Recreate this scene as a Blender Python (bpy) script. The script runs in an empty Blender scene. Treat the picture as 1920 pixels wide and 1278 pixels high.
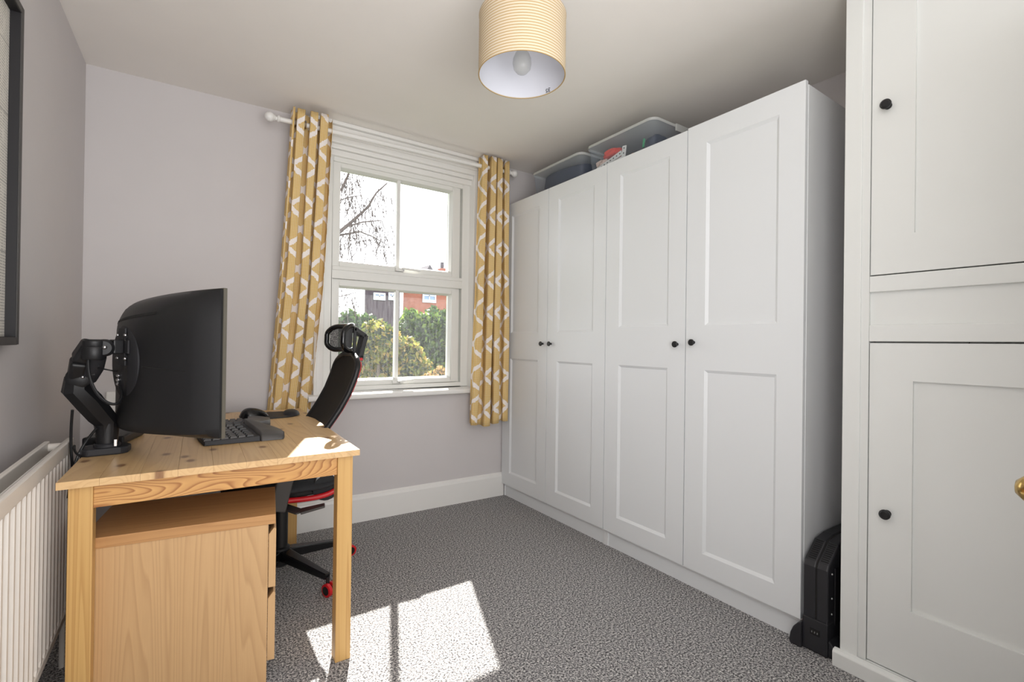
import bpy, bmesh, math, random
from mathutils import Vector, Matrix
random.seed(7)
PI = math.pi
R = math.radians
S = bpy.context.scene
COL = S.collection

# ------------------------------------------------------------------ camera
cam_d = bpy.data.cameras.new('camera')
cam = bpy.data.objects.new('camera', cam_d)
COL.objects.link(cam)
CAM_F, CAM_YAW, CAM_PITCH, CAM_ROLL, CAM_H = 893.5, R(34.33), R(0.233), R(0.745), 1.0824
cam_d.sensor_fit = 'HORIZONTAL'
cam_d.sensor_width = 36.0
cam_d.lens = 36.0 * CAM_F / 1920.0
cam_d.clip_start = 0.02
cam_d.clip_end = 300
_f = Vector((math.sin(CAM_YAW) * math.cos(CAM_PITCH), math.cos(CAM_YAW) * math.cos(CAM_PITCH), math.sin(CAM_PITCH)))
_r = Vector((math.cos(CAM_YAW), -math.sin(CAM_YAW), 0))
_u = _r.cross(_f)
_r2 = _r * math.cos(CAM_ROLL) + _u * math.sin(CAM_ROLL)
_u2 = -_r * math.sin(CAM_ROLL) + _u * math.cos(CAM_ROLL)
_m = Matrix((_r2, _u2, -_f)).transposed().to_4x4()
_m.translation = Vector((0, 0, CAM_H))
cam.matrix_world = _m
S.camera = cam

# ------------------------------------------------------------------ world, sun, fill, exposure
W = bpy.data.worlds.new('world')
S.world = W
W.use_nodes = True
wn = W.node_tree.nodes
bg = wn['Background']
bg.inputs[0].default_value = (0.95, 0.975, 1.0, 1)
bg.inputs[1].default_value = 3.7

sun_d = bpy.data.lights.new('sun', 'SUN')
sun = bpy.data.objects.new('sun', sun_d)
COL.objects.link(sun)
sun_d.energy = 20.0
sun_d.color = (1.0, 0.955, 0.88)
sun_d.angle = R(0.6)
sun.rotation_euler = Vector((-0.368, -1.0, -0.842)).to_track_quat('-Z', 'Y').to_euler()
sun.location = (4, 12, 9)

def area(name, loc, target, sx, sy, power, color=(1, 1, 1)):
    d = bpy.data.lights.new(name, 'AREA')
    o = bpy.data.objects.new(name, d)
    COL.objects.link(o)
    d.shape = 'RECTANGLE'; d.size = sx; d.size_y = sy
    d.energy = power; d.color = color
    o.location = loc
    o.rotation_euler = (Vector(target) - Vector(loc)).to_track_quat('-Z', 'Y').to_euler()
    return o
area('fill_light_back', (0.62, -1.25, 1.35), (0.75, 3.0, 1.45), 2.1, 1.9, 34, (0.985, 0.99, 1.0))  # added fill light behind the camera, not a lamp of the room
area('fill_light_side', (0.05, -0.15, 1.85), (1.6, 0.9, 0.7), 0.9, 0.8, 6.0, (0.97, 0.985, 1.0))  # added fill towards the cupboard side, no real source stands here
area('ceiling_fill', (0.25, -0.45, 1.0), (0.45, 0.7, 2.4), 1.4, 1.0, 30, (1.0, 0.99, 0.985))  # added lamp pointing up, brightens the ceiling as soft fill

S.view_settings.view_transform = 'Standard'
S.view_settings.look = 'None'
S.view_settings.exposure = 0.07
S.view_settings.gamma = 1.0
S.view_settings.use_curve_mapping = False
S.render.engine = 'CYCLES'
S.cycles.use_denoising = True
S.cycles.max_bounces = 10
S.cycles.diffuse_bounces = 6
S.cycles.transparent_max_bounces = 16
S.cycles.sample_clamp_indirect = 6.0
S.cycles.caustics_reflective = False
S.cycles.caustics_refractive = False

# ------------------------------------------------------------------ materials
def lin(c):
    return tuple(((v / 12.92) if v <= 0.04045 else ((v + 0.055) / 1.055) ** 2.4) for v in c)
def rgb(r, g, b):
    return lin((r / 255, g / 255, b / 255)) + (1,)
class NT:
    def __init__(s, name):
        s.m = bpy.data.materials.new(name); s.m.use_nodes = True
        s.t = s.m.node_tree; s.n = s.t.nodes; s.l = s.t.links
        s.b = s.n['Principled BSDF']; s.out = s.n['Material Output']
    def new(s, kind, **kw):
        n = s.n.new(kind)
        for k, v in kw.items(): setattr(n, k, v)
        return n
    def link(s, a, b): s.l.new(a, b)
    def val(s, sock, v):
        if hasattr(v, 'is_output') or isinstance(v, bpy.types.NodeSocket): s.link(v, sock)
        else: sock.default_value = v
    def math(s, op, a, b=0.0, c=None):
        n = s.new('ShaderNodeMath', operation=op)
        s.val(n.inputs[0], a); s.val(n.inputs[1], b)
        if c is not None: s.val(n.inputs[2], c)
        return n.outputs[0]
    def mix(s, fac, a, b):
        n = s.new('ShaderNodeMix', data_type='RGBA')
        s.val(n.inputs[0], fac); s.val(n.inputs[6], a); s.val(n.inputs[7], b)
        return n.outputs[2]
    def coord(s, kind='Object', scale=(1, 1, 1), loc=(0, 0, 0), rot=(0, 0, 0)):
        c = s.new('ShaderNodeTexCoord'); m = s.new('ShaderNodeMapping')
        m.inputs['Scale'].default_value = scale; m.inputs['Location'].default_value = loc; m.inputs['Rotation'].default_value = rot
        s.link(c.outputs[kind], m.inputs[0]); return m.outputs[0]
    def noise(s, vec, scale=5, detail=2, rough=.5, dist=0):
        n = s.new('ShaderNodeTexNoise'); s.link(vec, n.inputs['Vector'])
        n.inputs['Scale'].default_value = scale; n.inputs['Detail'].default_value = detail
        n.inputs['Roughness'].default_value = rough; n.inputs['Distortion'].default_value = dist
        return n.outputs['Fac']
    def ramp(s, fac, stops, interp='LINEAR'):
        n = s.new('ShaderNodeValToRGB'); s.link(fac, n.inputs[0]); cr = n.color_ramp; cr.interpolation = interp
        while len(cr.elements) > 1: cr.elements.remove(cr.elements[-1])
        cr.elements[0].position = stops[0][0]; cr.elements[0].color = stops[0][1]
        for p, c in stops[1:]:
            e = cr.elements.new(p); e.color = c
        return n.outputs[0]
    def bump(s, h, strength=.3, dist=.002):
        n = s.new('ShaderNodeBump'); s.link(h, n.inputs['Height'])
        n.inputs['Strength'].default_value = strength; n.inputs['Distance'].default_value = dist
        s.link(n.outputs[0], s.b.inputs['Normal'])
    def set(s, col=None, rough=None, metal=None, spec=None):
        if col is not None: s.val(s.b.inputs['Base Color'], col)
        if rough is not None: s.val(s.b.inputs['Roughness'], rough)
        if metal is not None: s.b.inputs['Metallic'].default_value = metal
        if spec is not None: s.b.inputs['Specular IOR Level'].default_value = spec
        return s.m

def flat(name, col, rough=.5, metal=0, spec=.5, var=.04, scale=6, bump=0.0, bscale=200):
    t = NT(name)
    v = t.coord()
    n = t.noise(v, scale, 3)
    dark = tuple(c * (1 - var) for c in col[:3]) + (1,); lite = tuple(min(1, c * (1 + var)) for c in col[:3]) + (1,)
    t.set(t.mix(n, dark, lite), rough, metal, spec)
    if bump: t.bump(t.noise(v, bscale, 2), bump, .001)
    return t.m

M = {}
M['wall'] = flat('wall_paint', rgb(200, 196, 196), .85, spec=.25, var=.02, bump=.12, bscale=90)
M['ceiling'] = flat('ceiling_paint', rgb(232, 228, 223), .9, spec=.2, var=.02, bump=.15, bscale=60)
M['gloss'] = flat('white_gloss_paint', rgb(228, 227, 224), .38, spec=.5, var=.015, bump=.05, bscale=40)
M['frame_white'] = flat('window_white', rgb(224, 224, 220), .3, spec=.5, var=.01)
M['ward'] = flat('wardrobe_foil', rgb(221, 224, 226), .42, spec=.45, var=.006)
M['ward_side'] = flat('wardrobe_carcass', rgb(222, 224, 225), .45, spec=.45, var=.006)
M['cup'] = flat('cupboard_paint', rgb(223, 225, 223), .45, spec=.4, var=.015, bump=.08, bscale=35)
M['rad'] = flat('radiator_enamel', rgb(226, 220, 212), .35, spec=.5, var=.01)
M['black'] = flat('black_plastic', rgb(23, 23, 25), .45, spec=.4, var=.1)
M['black_soft'] = flat('black_soft_plastic', rgb(38, 38, 41), .6, spec=.35, var=.1)
M['black_gloss'] = flat('black_gloss', rgb(16, 16, 18), .18, spec=.5, var=.05)
M['char'] = flat('charcoal_plastic', rgb(66, 64, 63), .5, spec=.4, var=.06)
M['heater'] = flat('heater_plastic', rgb(36, 36, 40), .42, spec=.5, var=.08)
M['red'] = flat('red_plastic', rgb(196, 24, 34), .35, spec=.5, var=.06)
M['chrome'] = flat('chrome', (.75, .75, .76, 1), .2, 1)
M['steel'] = flat('screw_steel', (.55, .55, .56, 1), .3, 1)
M['silver'] = flat('silver_bezel', rgb(104, 100, 90), .35, .4)
M['brass'] = flat('brass', (.58, .40, .15, 1), .22, 1, var=.1)
M['dark'] = flat('dark_gap', rgb(20, 19, 18), .9)
M['frame_grey'] = flat('frame_grey', rgb(62, 60, 58), .5, var=.05)
M['frame_black'] = flat('frame_black', rgb(18, 16, 20), .6)

# carpet
t = NT('carpet')
v = t.coord()
n1 = t.noise(v, 145, 3, .78); n2 = t.noise(v, 380, 2, .6); n3 = t.noise(v, 1.6, 3)
mixv = t.math('ADD', t.math('MULTIPLY', n1, .72), t.math('MULTIPLY', n2, .28))
c = t.ramp(mixv, [(.39, rgb(38, 37, 39)), (.45, rgb(88, 88, 91)), (.515, rgb(156, 155, 156)), (.58, rgb(226, 223, 220))])
c = t.mix(t.math('MULTIPLY', n3, .12), c, rgb(90, 82, 76))
t.set(c, .95, spec=.1); t.bump(mixv, .9, .006)
M['carpet'] = t.m

# wood by contour lines of stretched noise
def wood(name, light, mid, dark, stretch, scale=9, rings=16, rough=.42, fine=220, mixf=.55, knots=False, perobj=.0, kvec=None, soft=True):
    t = NT(name)
    v = t.coord(scale=stretch)
    if perobj:
        oi = t.new('ShaderNodeObjectInfo'); cmb = t.new('ShaderNodeCombineXYZ')
        r1 = t.math('MULTIPLY', oi.outputs['Random'], 37.0)
        t.link(r1, cmb.inputs[0]); t.link(t.math('MULTIPLY', oi.outputs['Random'], 91.0), cmb.inputs[1]); t.link(r1, cmb.inputs[2])
        ad = t.new('ShaderNodeVectorMath', operation='ADD'); t.link(v, ad.inputs[0]); t.link(cmb.outputs[0], ad.inputs[1]); v = ad.outputs[0]
    n = t.noise(v, scale, 1.2, .4, .15)
    ph = t.math('MULTIPLY', n, float(rings))
    fr = t.math('FRACT', ph)
    line = t.ramp(fr, [(0, (0, 0, 0, 1)), (.55, (.25, .25, .25, 1)), (.88, (1, 1, 1, 1)), (1.0, (0, 0, 0, 1))])
    f2 = t.noise(v, fine, 2, .6)
    base = t.mix(t.noise(v, scale * .6, 2), light, mid)
    c = t.mix(t.math('MULTIPLY', line, mixf), base, dark)
    c = t.mix(t.math('MULTIPLY', f2, .22), c, dark)
    if perobj:
        c = t.mix(t.math('MULTIPLY', oi.outputs['Random'], perobj), c, mid)
    if knots:
        vk = t.coord(scale=kvec or (1, 1, 1))
        vo = t.new('ShaderNodeTexVoronoi', voronoi_dimensions='2D'); vo.inputs['Scale'].default_value = 7.5
        t.link(vk, vo.inputs['Vector'])
        d = vo.outputs['Distance']
        k = t.ramp(d, [(0, (1, 1, 1, 1)), (.060, (.9, .9, .9, 1)), (.095, (.25, .25, .25, 1)), (.15, (0, 0, 0, 1))])
        c = t.mix(t.math('MULTIPLY', k, .8), c, rgb(104, 58, 30))
    t.set(c, rough, spec=.4)
    t.bump(f2, .08, .001)
    return t.m
PL, PM, PD = rgb(224, 186, 124), rgb(212, 166, 100), rgb(170, 106, 50)
M['pine_top'] = wood('pine_tabletop', rgb(222, 192, 146), rgb(210, 174, 124), rgb(160, 110, 66), (1.0, .06, 1.0), 11, 16, .36, 160, .34, knots=True, perobj=.5, kvec=(1.0, .62, 1.0))
M['pine_leg'] = wood('pine_leg', rgb(214, 176, 116), rgb(202, 162, 100), rgb(158, 110, 56), (1, 1, .010), 30, 14, .42, 240, .5, perobj=.2)
M['pine_apron'] = wood('pine_apron', rgb(218, 174, 112), rgb(202, 150, 86), rgb(138, 80, 38), (.24, 1, 1.1), 10, 34, .4, 150, .85, perobj=.1)
M['pine_apron_y'] = wood('pine_apron_long', rgb(218, 174, 112), rgb(202, 150, 86), rgb(138, 80, 38), (1, .24, 1.1), 10, 34, .4, 150, .8)
M['oak'] = wood('oak_veneer', rgb(206, 170, 126), rgb(198, 160, 114), rgb(152, 114, 74), (1.0, 1.0, .045), 9, 26, .5, 260, .32)
M['oak_top'] = wood('oak_veneer_top', rgb(194, 150, 100), rgb(184, 138, 90), rgb(142, 94, 54), (.045, 1.0, 1.0), 9, 26, .5, 260, .35)

# curtain (uv in metres)
t = NT('curtain_fabric')
uv = t.new('ShaderNodeUVMap'); uv.uv_map = 'UVMap'
sp = t.new('ShaderNodeSeparateXYZ'); t.link(uv.outputs[0], sp.inputs[0])
u, vv = sp.outputs[0], sp.outputs[1]
cm = t.new('ShaderNodeCombineXYZ'); t.link(u, cm.inputs[0]); t.link(vv, cm.inputs[1])
wob = t.math('MULTIPLY', t.math('SUBTRACT', t.noise(cm.outputs[0], 16, 2), .5), .05)
a = t.math('DIVIDE', u, .26); b = t.math('DIVIDE', vv, .215)
p1 = t.math('ABSOLUTE', t.math('SUBTRACT', t.math('FRACT', t.math('ADD', t.math('ADD', a, b), wob)), .5))
p2 = t.math('ABSOLUTE', t.math('SUBTRACT', t.math('FRACT', t.math('SUBTRACT', t.math('SUBTRACT', b, a), wob)), .5))
near = t.math('MINIMUM', p1, p2)
brk = t.noise(cm.outputs[0], 55, 3, .7)
stroke = t.math('LESS_THAN', t.math('ADD', near, t.math('MULTIPLY', t.math('SUBTRACT', brk, .5), .12)), .070)
gu = t.math('LESS_THAN', t.math('FRACT', t.math('MULTIPLY', u, 120)), .42)
gv = t.math('LESS_THAN', t.math('FRACT', t.math('MULTIPLY', vv, 120)), .42)
grid = t.math('MULTIPLY', t.math('ADD', gu, gv), .5)
patch = t.noise(cm.outputs[0], 11, 2)
yel = t.mix(t.math('MULTIPLY', grid, .75), rgb(226, 190, 108), rgb(248, 238, 212))
yel = t.mix(t.math('MULTIPLY', patch, .35), yel, rgb(210, 168, 82))
c = t.mix(stroke, yel, rgb(250, 244, 240))
t.set(c, .9, spec=.15)
t.bump(t.math('ADD', grid, brk), .25, .001)
tr = t.new('ShaderNodeBsdfTranslucent'); t.link(c, tr.inputs[0])
mx = t.new('ShaderNodeMixShader'); mx.inputs[0].default_value = .22
t.link(t.b.outputs[0], mx.inputs[1]); t.link(tr.outputs[0], mx.inputs[2]); t.link(mx.outputs[0], t.out.inputs[0])
M['curtain'] = t.m

# lamp shade: cream cloth with fine ochre rings
t = NT('lampshade_fabric')
v = t.coord()
sp = t.new('ShaderNodeSeparateXYZ'); t.link(v, sp.inputs[0])
fz = t.math('FRACT', t.math('MULTIPLY', sp.outputs[2], 1 / .0092))
ln = t.math('LESS_THAN', fz, .30)
nn = t.noise(v, 400, 2)
c = t.mix(ln, t.mix(nn, rgb(202, 187, 163), rgb(210, 197, 175)), rgb(172, 145, 98))
t.set(c, .9, spec=.1)
t.bump(fz, .2, .001)
M['shade'] = t.m
M['shade_in'] = flat('lampshade_lining', rgb(216, 218, 226), .8, spec=.2, var=.02)

# window glass: clear with a light film of grime
def glass(name, dirt):
    t = NT(name)
    v = t.coord(scale=(22, 1, 2.2))
    tb = t.new('ShaderNodeBsdfTransparent'); gl = t.new('ShaderNodeBsdfGlossy'); gl.inputs['Roughness'].default_value = .02
    df = t.new('ShaderNodeBsdfTranslucent'); df.inputs[0].default_value = (.9, .93, .98, 1)
    fr = t.new('ShaderNodeFresnel'); fr.inputs[0].default_value = 1.35
    m1 = t.new('ShaderNodeMixShader'); t.link(t.math('MULTIPLY', fr.outputs[0], .8), m1.inputs[0])
    t.link(tb.outputs[0], m1.inputs[1]); t.link(gl.outputs[0], m1.inputs[2])
    nz = t.noise(v, 4, 4, .7)
    m2 = t.new('ShaderNodeMixShader'); t.link(t.math('MULTIPLY', t.math('POWER', nz, 2.0), dirt), m2.inputs[0])
    t.link(m1.outputs[0], m2.inputs[1]); t.link(df.outputs[0], m2.inputs[2]); t.link(m2.outputs[0], t.out.inputs[0])
    return t.m
M['glass'] = glass('window_glass', .03)
M['glass_low'] = glass('window_glass_misted', .055)

def clearplastic(name, col, alpha):
    t = NT(name)
    tb = t.new('ShaderNodeBsdfTransparent'); tb.inputs[0].default_value = (.93, .95, .97, 1)
    t.set(t.mix(t.noise(t.coord(), 12, 2), col, tuple(x * .92 for x in col[:3]) + (1,)), .25, spec=.6)
    mx = t.new('ShaderNodeMixShader'); mx.inputs[0].default_value = alpha
    t.link(tb.outputs[0], mx.inputs[1]); t.link(t.b.outputs[0], mx.inputs[2]); t.link(mx.outputs[0], t.out.inputs[0])
    return t.m
M['tub'] = clearplastic('clear_tub', rgb(180, 190, 202), .16)
M['lid'] = clearplastic('clear_lid', rgb(206, 208, 206), .72)
M['bulb'] = clearplastic('bulb_glass', rgb(200, 198, 190), .38)

# mesh fabric of the chair: fine holes
def meshfab(name, col, n, cut):
    t = NT(name)
    v = t.coord()
    vo = t.new('ShaderNodeTexVoronoi'); vo.inputs['Scale'].default_value = n; t.link(v, vo.inputs['Vector'])
    hole = t.math('LESS_THAN', vo.outputs['Distance'], cut)
    t.set(t.mix(vo.outputs['Distance'], col, tuple(x * 1.3 for x in col[:3]) + (1,)), .7, spec=.3)
    tb = t.new('ShaderNodeBsdfTransparent')
    mx = t.new('ShaderNodeMixShader'); t.link(hole, mx.inputs[0])
    t.link(t.b.outputs[0], mx.inputs[1]); t.link(tb.outputs[0], mx.inputs[2]); t.link(mx.outputs[0], t.out.inputs[0])
    return t.m
M['mesh_grey'] = meshfab('headrest_mesh', rgb(70, 70, 72), 420, .34)
M['mesh_black'] = meshfab('backrest_mesh', rgb(15, 12, 12), 420, .10)
M['seat_fab'] = flat('seat_fabric', rgb(40, 42, 45), .85, var=.3, scale=60, bump=.3, bscale=500)

# poster
t = NT('poster_print')
v = t.coord()
sp = t.new('ShaderNodeSeparateXYZ'); t.link(v, sp.inputs[0])
row = t.math('LESS_THAN', t.math('FRACT', t.math('MULTIPLY', sp.outputs[2], 125)), .45)
big = t.math('LESS_THAN', t.math('FRACT', t.math('MULTIPLY', sp.outputs[2], 5.3)), .02)
nz = t.math('GREATER_THAN', t.noise(t.coord(scale=(1, 320, 20)), 1.0, 2), .47)
ink = t.math('MAXIMUM', t.math('MULTIPLY', row, nz), big)
t.set(t.mix(t.math('MULTIPLY', ink, .55), rgb(222, 218, 210), rgb(90, 88, 88)), .5)
M['poster'] = t.m

# exterior
def leafmat(name, c1, c2, c3):
    t = NT(name)
    oi = t.new('ShaderNodeNewGeometry')
    rnd = oi.outputs['Random Per Island']
    c = t.ramp(rnd, [(0, c1), (.5, c2), (1, c3)])
    t.set(c, .55, spec=.3)
    tr = t.new('ShaderNodeBsdfTranslucent'); t.link(c, tr.inputs[0])
    mx = t.new('ShaderNodeMixShader'); mx.inputs[0].default_value = .45
    t.link(t.b.outputs[0], mx.inputs[1]); t.link(tr.outputs[0], mx.inputs[2]); t.link(mx.outputs[0], t.out.inputs[0])
    return t.m
M['leaf_dark'] = leafmat('dark_leaves', rgb(24, 42, 22), rgb(44, 70, 34), rgb(84, 108, 52))
M['leaf_mid'] = leafmat('mid_leaves', rgb(30, 50, 24), rgb(62, 88, 36), rgb(116, 136, 58))
M['leaf_yel'] = leafmat('yellow_leaves', rgb(52, 64, 24), rgb(116, 124, 44), rgb(168, 138, 78))
M['leaf_tan'] = leafmat('blossom_leaves', rgb(84, 82, 40), rgb(158, 128, 72), rgb(190, 150, 104))
M['bark'] = flat('bark', rgb(84, 74, 68), .9, var=.3, scale=20)
M['twig'] = flat('twig_bark', rgb(64, 54, 50), .9, var=.3, scale=20)
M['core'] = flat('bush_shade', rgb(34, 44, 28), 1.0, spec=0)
def brick(name, a, b, mort):
    t = NT(name)
    cd = t.new('ShaderNodeTexCoord'); sp = t.new('ShaderNodeSeparateXYZ'); t.link(cd.outputs['Object'], sp.inputs[0])
    cb = t.new('ShaderNodeCombineXYZ'); t.link(t.math('ADD', sp.outputs[0], sp.outputs[1]), cb.inputs[0]); t.link(sp.outputs[2], cb.inputs[1])
    br = t.new('ShaderNodeTexBrick'); t.link(cb.outputs[0], br.inputs[0])
    br.inputs['Color1'].default_value = a; br.inputs['Color2'].default_value = b; br.inputs['Mortar'].default_value = mort
    br.inputs['Scale'].default_value = 4.4; br.inputs['Mortar Size'].default_value = .02
    t.set(br.outputs[0], .9, spec=.1)
    return t.m
M['brick_red'] = brick('red_brick', rgb(128, 62, 48), rgb(150, 84, 66), rgb(150, 134, 122))
M['brick_dark'] = brick('dark_brick', rgb(56, 46, 56), rgb(72, 60, 68), rgb(84, 78, 84))
M['slate'] = flat('roof_slate', rgb(70, 64, 70), .7, var=.2, scale=4)
M['far_white'] = flat('far_white_frame', rgb(190, 194, 204), .6)
M['far_glass'] = flat('far_window_glass', rgb(110, 134, 170), .1, spec=.8)
M['lawn'] = flat('lawn', rgb(84, 98, 52), 1.0, var=.3, scale=3)

# ------------------------------------------------------------------ mesh helpers
XF = {}
class MB:
    def __init__(s, xf=None): s.v = []; s.f = []; s.uv = None; s.xf = xf
    def add(s, vs, fs):
        o = len(s.v)
        for p in vs:
            p = Vector(p)
            s.v.append(s.xf @ p if s.xf is not None else p)
        s.f += [tuple(i + o for i in f) for f in fs]
        return s
    def box(s, x0, y0, z0, x1, y1, z1, m=None):
        vs = [Vector((x, y, z)) for z in (z0, z1) for y in (y0, y1) for x in (x0, x1)]
        if m is not None: vs = [m @ p for p in vs]
        return s.add(vs, [(0, 2, 3, 1), (4, 5, 7, 6), (0, 1, 5, 4), (2, 6, 7, 3), (0, 4, 6, 2), (1, 3, 7, 5)])
    def bar(s, a, b, w, h, up=(0, 0, 1), w2=None, h2=None):
        a, b = Vector(a), Vector(b); d = (b - a).normalized(); up = Vector(up)
        if abs(d.dot(up)) > .98: up = Vector((0, 1, 0))
        r = d.cross(up).normalized(); u = r.cross(d)
        w2 = w if w2 is None else w2; h2 = h if h2 is None else h2
        vs = []
        for p, ww, hh in ((a, w, h), (b, w2, h2)):
            for sx, sy in ((-1, -1), (1, -1), (1, 1), (-1, 1)): vs.append(p + r * sx * ww / 2 + u * sy * hh / 2)
        return s.add(vs, [(3, 2, 1, 0), (4, 5, 6, 7), (0, 1, 5, 4), (1, 2, 6, 5), (2, 3, 7, 6), (3, 0, 4, 7)])
    def tube(s, pts, rad, n=10, closed=False, flat=1.0, up=(0, 0, 1)):
        pts = [Vector(p) for p in pts]; N = len(pts)
        rads = rad if isinstance(rad, (list, tuple)) else [rad] * N
        vs = []; prev = None
        for i, p in enumerate(pts):
            if closed: d = pts[(i + 1) % N] - pts[i - 1]
            else: d = pts[min(i + 1, N - 1)] - pts[max(i - 1, 0)]
            d = d.normalized() if d.length > 1e-9 else Vector((0, 0, 1))
            if prev is None:
                q = Vector(up)
                if abs(q.dot(d)) > .95: q = Vector((1, 0, 0))
            else: q = prev
            r = d.cross(q)
            if r.length < 1e-6: r = d.cross(Vector((0, 1, 0)))
            r.normalize(); q = r.cross(d).normalized(); prev = q
            for k in range(n):
                a = 2 * PI * k / n
                vs.append(p + r * math.cos(a) * rads[i] + q * math.sin(a) * rads[i] * flat)
        fs = []
        M_ = N if closed else N - 1
        for i in range(M_):
            j = (i + 1) % N
            for k in range(n):
                k2 = (k + 1) % n
                fs.append((i * n + k, i * n + k2, j * n + k2, j * n + k))
        if not closed:
            fs.append(tuple(range(n - 1, -1, -1))); fs.append(tuple((N - 1) * n + k for k in range(n)))
        return s.add(vs, fs)
    def lathe(s, prof, c, axis='z', n=24, a0=0, a1=2 * PI):
        c = Vector(c); vs = []; P = len(prof); full = abs(a1 - a0 - 2 * PI) < 1e-6
        cnt = n if full else n + 1
        for k in range(cnt):
            a = a0 + (a1 - a0) * k / n; ca, sa = math.cos(a), math.sin(a)
            for r, h in prof:
                if axis == 'z': vs.append(c + Vector((r * ca, r * sa, h)))
                elif axis == 'x': vs.append(c + Vector((h, r * ca, r * sa)))
                else: vs.append(c + Vector((r * sa, h, r * ca)))
        fs = []
        for k in range(n):
            k2 = (k + 1) % cnt
            for i in range(P - 1): fs.append((k * P + i, k2 * P + i, k2 * P + i + 1, k * P + i + 1))
        return s.add(vs, fs)
    def ball(s, c, rx, ry=None, rz=None, n=16, m=10):
        ry = ry or rx; rz = rz or rx
        vs = [];
        for i in range(m + 1):
            th = PI * i / m
            for k in range(n):
                a = 2 * PI * k / n
                vs.append((c[0] + rx * math.sin(th) * math.cos(a), c[1] + ry * math.sin(th) * math.sin(a), c[2] + rz * math.cos(th)))
        fs = [(i * n + k, (i + 1) * n + k, (i + 1) * n + (k + 1) % n, i * n + (k + 1) % n) for i in range(m) for k in range(n)]
        return s.add(vs, fs)
    def prism(s, poly, axis, a, b):
        n = len(poly); vs = []
        for h in (a, b):
            for p, q in poly:
                vs.append({'x': (h, p, q), 'y': (p, h, q), 'z': (p, q, h)}[axis])
        fs = [tuple(range(n - 1, -1, -1)), tuple(n + i for i in range(n))]
        fs += [(i, (i + 1) % n, n + (i + 1) % n, n + i) for i in range(n)]
        return s.add(vs, fs)
    def grid(s, fn, nu, nv):
        vs = [fn(i / nu, j / nv) for j in range(nv + 1) for i in range(nu + 1)]
        fs = [(j * (nu + 1) + i, j * (nu + 1) + i + 1, (j + 1) * (nu + 1) + i + 1, (j + 1) * (nu + 1) + i) for j in range(nv) for i in range(nu)]
        return s.add(vs, fs)
    def frame(s, axis, a, b, p0, q0, p1, q1, w, wb=None, wt=None):
        """rectangular ring in the plane normal to axis, opening inside p0..p1,q0..q1 less w"""
        wb = w if wb is None else wb; wt = w if wt is None else wt
        def bx(pa, qa, pb, qb):
            if axis == 'y': s.box(pa, a, qa, pb, b, qb)
            elif axis == 'x': s.box(a, pa, qa, b, pb, qb)
        bx(p0, q0, p0 + w, q1); bx(p1 - w, q0, p1, q1); bx(p0 + w, q0, p1 - w, q0 + wb); bx(p0 + w, q1 - wt, p1 - w, q1)
        return s
    def build(s, name, mat, parent=None, smooth=False, bevel=0, seg=2, kind=None, label=None, solid=0, sub=0, cat=None, group=None):
        me = bpy.data.meshes.new(name)
        vs = s.v
        if parent is not None:
            inv = XF[parent.name]; vs = [inv @ p for p in vs]
        me.from_pydata([tuple(p) for p in vs], [], s.f)
        if s.uv is not None:
            l = me.uv_layers.new(name='UVMap')
            for lp in me.loops: l.data[lp.index].uv = s.uv[lp.vertex_index]
        bm = bmesh.new(); bm.from_mesh(me)
        if s.uv is None: bmesh.ops.remove_doubles(bm, verts=bm.verts, dist=1e-6)
        bmesh.ops.recalc_face_normals(bm, faces=bm.faces)
        bm.to_mesh(me); bm.free()
        me.materials.append(mat)
        o = bpy.data.objects.new(name, me); COL.objects.link(o)
        if parent is not None:
            o.parent = parent; XF[o.name] = XF[parent.name]
        else: XF[o.name] = Matrix.Identity(4)
        if smooth:
            for p in me.polygons: p.use_smooth = True
            if smooth != 'all':
                md = None
                me.set_sharp_from_angle(angle=R(38))
        if solid:
            md = o.modifiers.new('s', 'SOLIDIFY'); md.thickness = solid; md.offset = 0
        if bevel:
            md = o.modifiers.new('b', 'BEVEL'); md.width = bevel; md.segments = seg; md.limit_method = 'ANGLE'; md.angle_limit = R(40)
            md.harden_normals = False
        if sub:
            md = o.modifiers.new('u', 'SUBSURF'); md.levels = sub; md.render_levels = sub
        if kind: o['kind'] = kind
        if label: o['label'] = label
        if cat: o['category'] = cat
        if group: o['group'] = group
        return o

def thing(name, loc, label, cat, group=None, rz=0):
    o = bpy.data.objects.new(name, None); COL.objects.link(o)
    o.empty_display_size = .05
    o.location = loc; o.rotation_euler = (0, 0, rz)
    o['label'] = label; o['category'] = cat
    if group: o['group'] = group
    XF[o.name] = (Matrix.Translation(Vector(loc)) @ Matrix.Rotation(rz, 4, 'Z')).inverted()
    return o
def mat_of(root): return XF[root.name].inverted()
def struct(mb, name, mat, **kw):
    return mb.build(name, mat, kind='structure', **kw)
def bez(p0, p1, p2, p3, n=16):
    o = []
    for i in range(n + 1):
        t = i / n; a = (1 - t)
        o.append(Vector(p0) * a ** 3 + Vector(p1) * 3 * a * a * t + Vector(p2) * 3 * a * t * t + Vector(p3) * t ** 3)
    return o

# ================================================================== ROOM SHELL
CEIL = 2.34
def wy(x): return 2.85 - .0306 * (min(x, 1.861) - 1.861)          # window wall surface
def lx(y): return -.398 - .0222 * (2.92 - y)           # left wall surface
XR = 2.47                                              # right wall
YB = -1.45
struct(MB().box(-.75, YB - .2, -.12, 3.9, 3.12, 0), 'floor', M['carpet'])
struct(MB().box(-.75, YB - .2, CEIL, 3.9, 3.12, CEIL + .1), 'ceiling', M['ceiling'])
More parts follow.
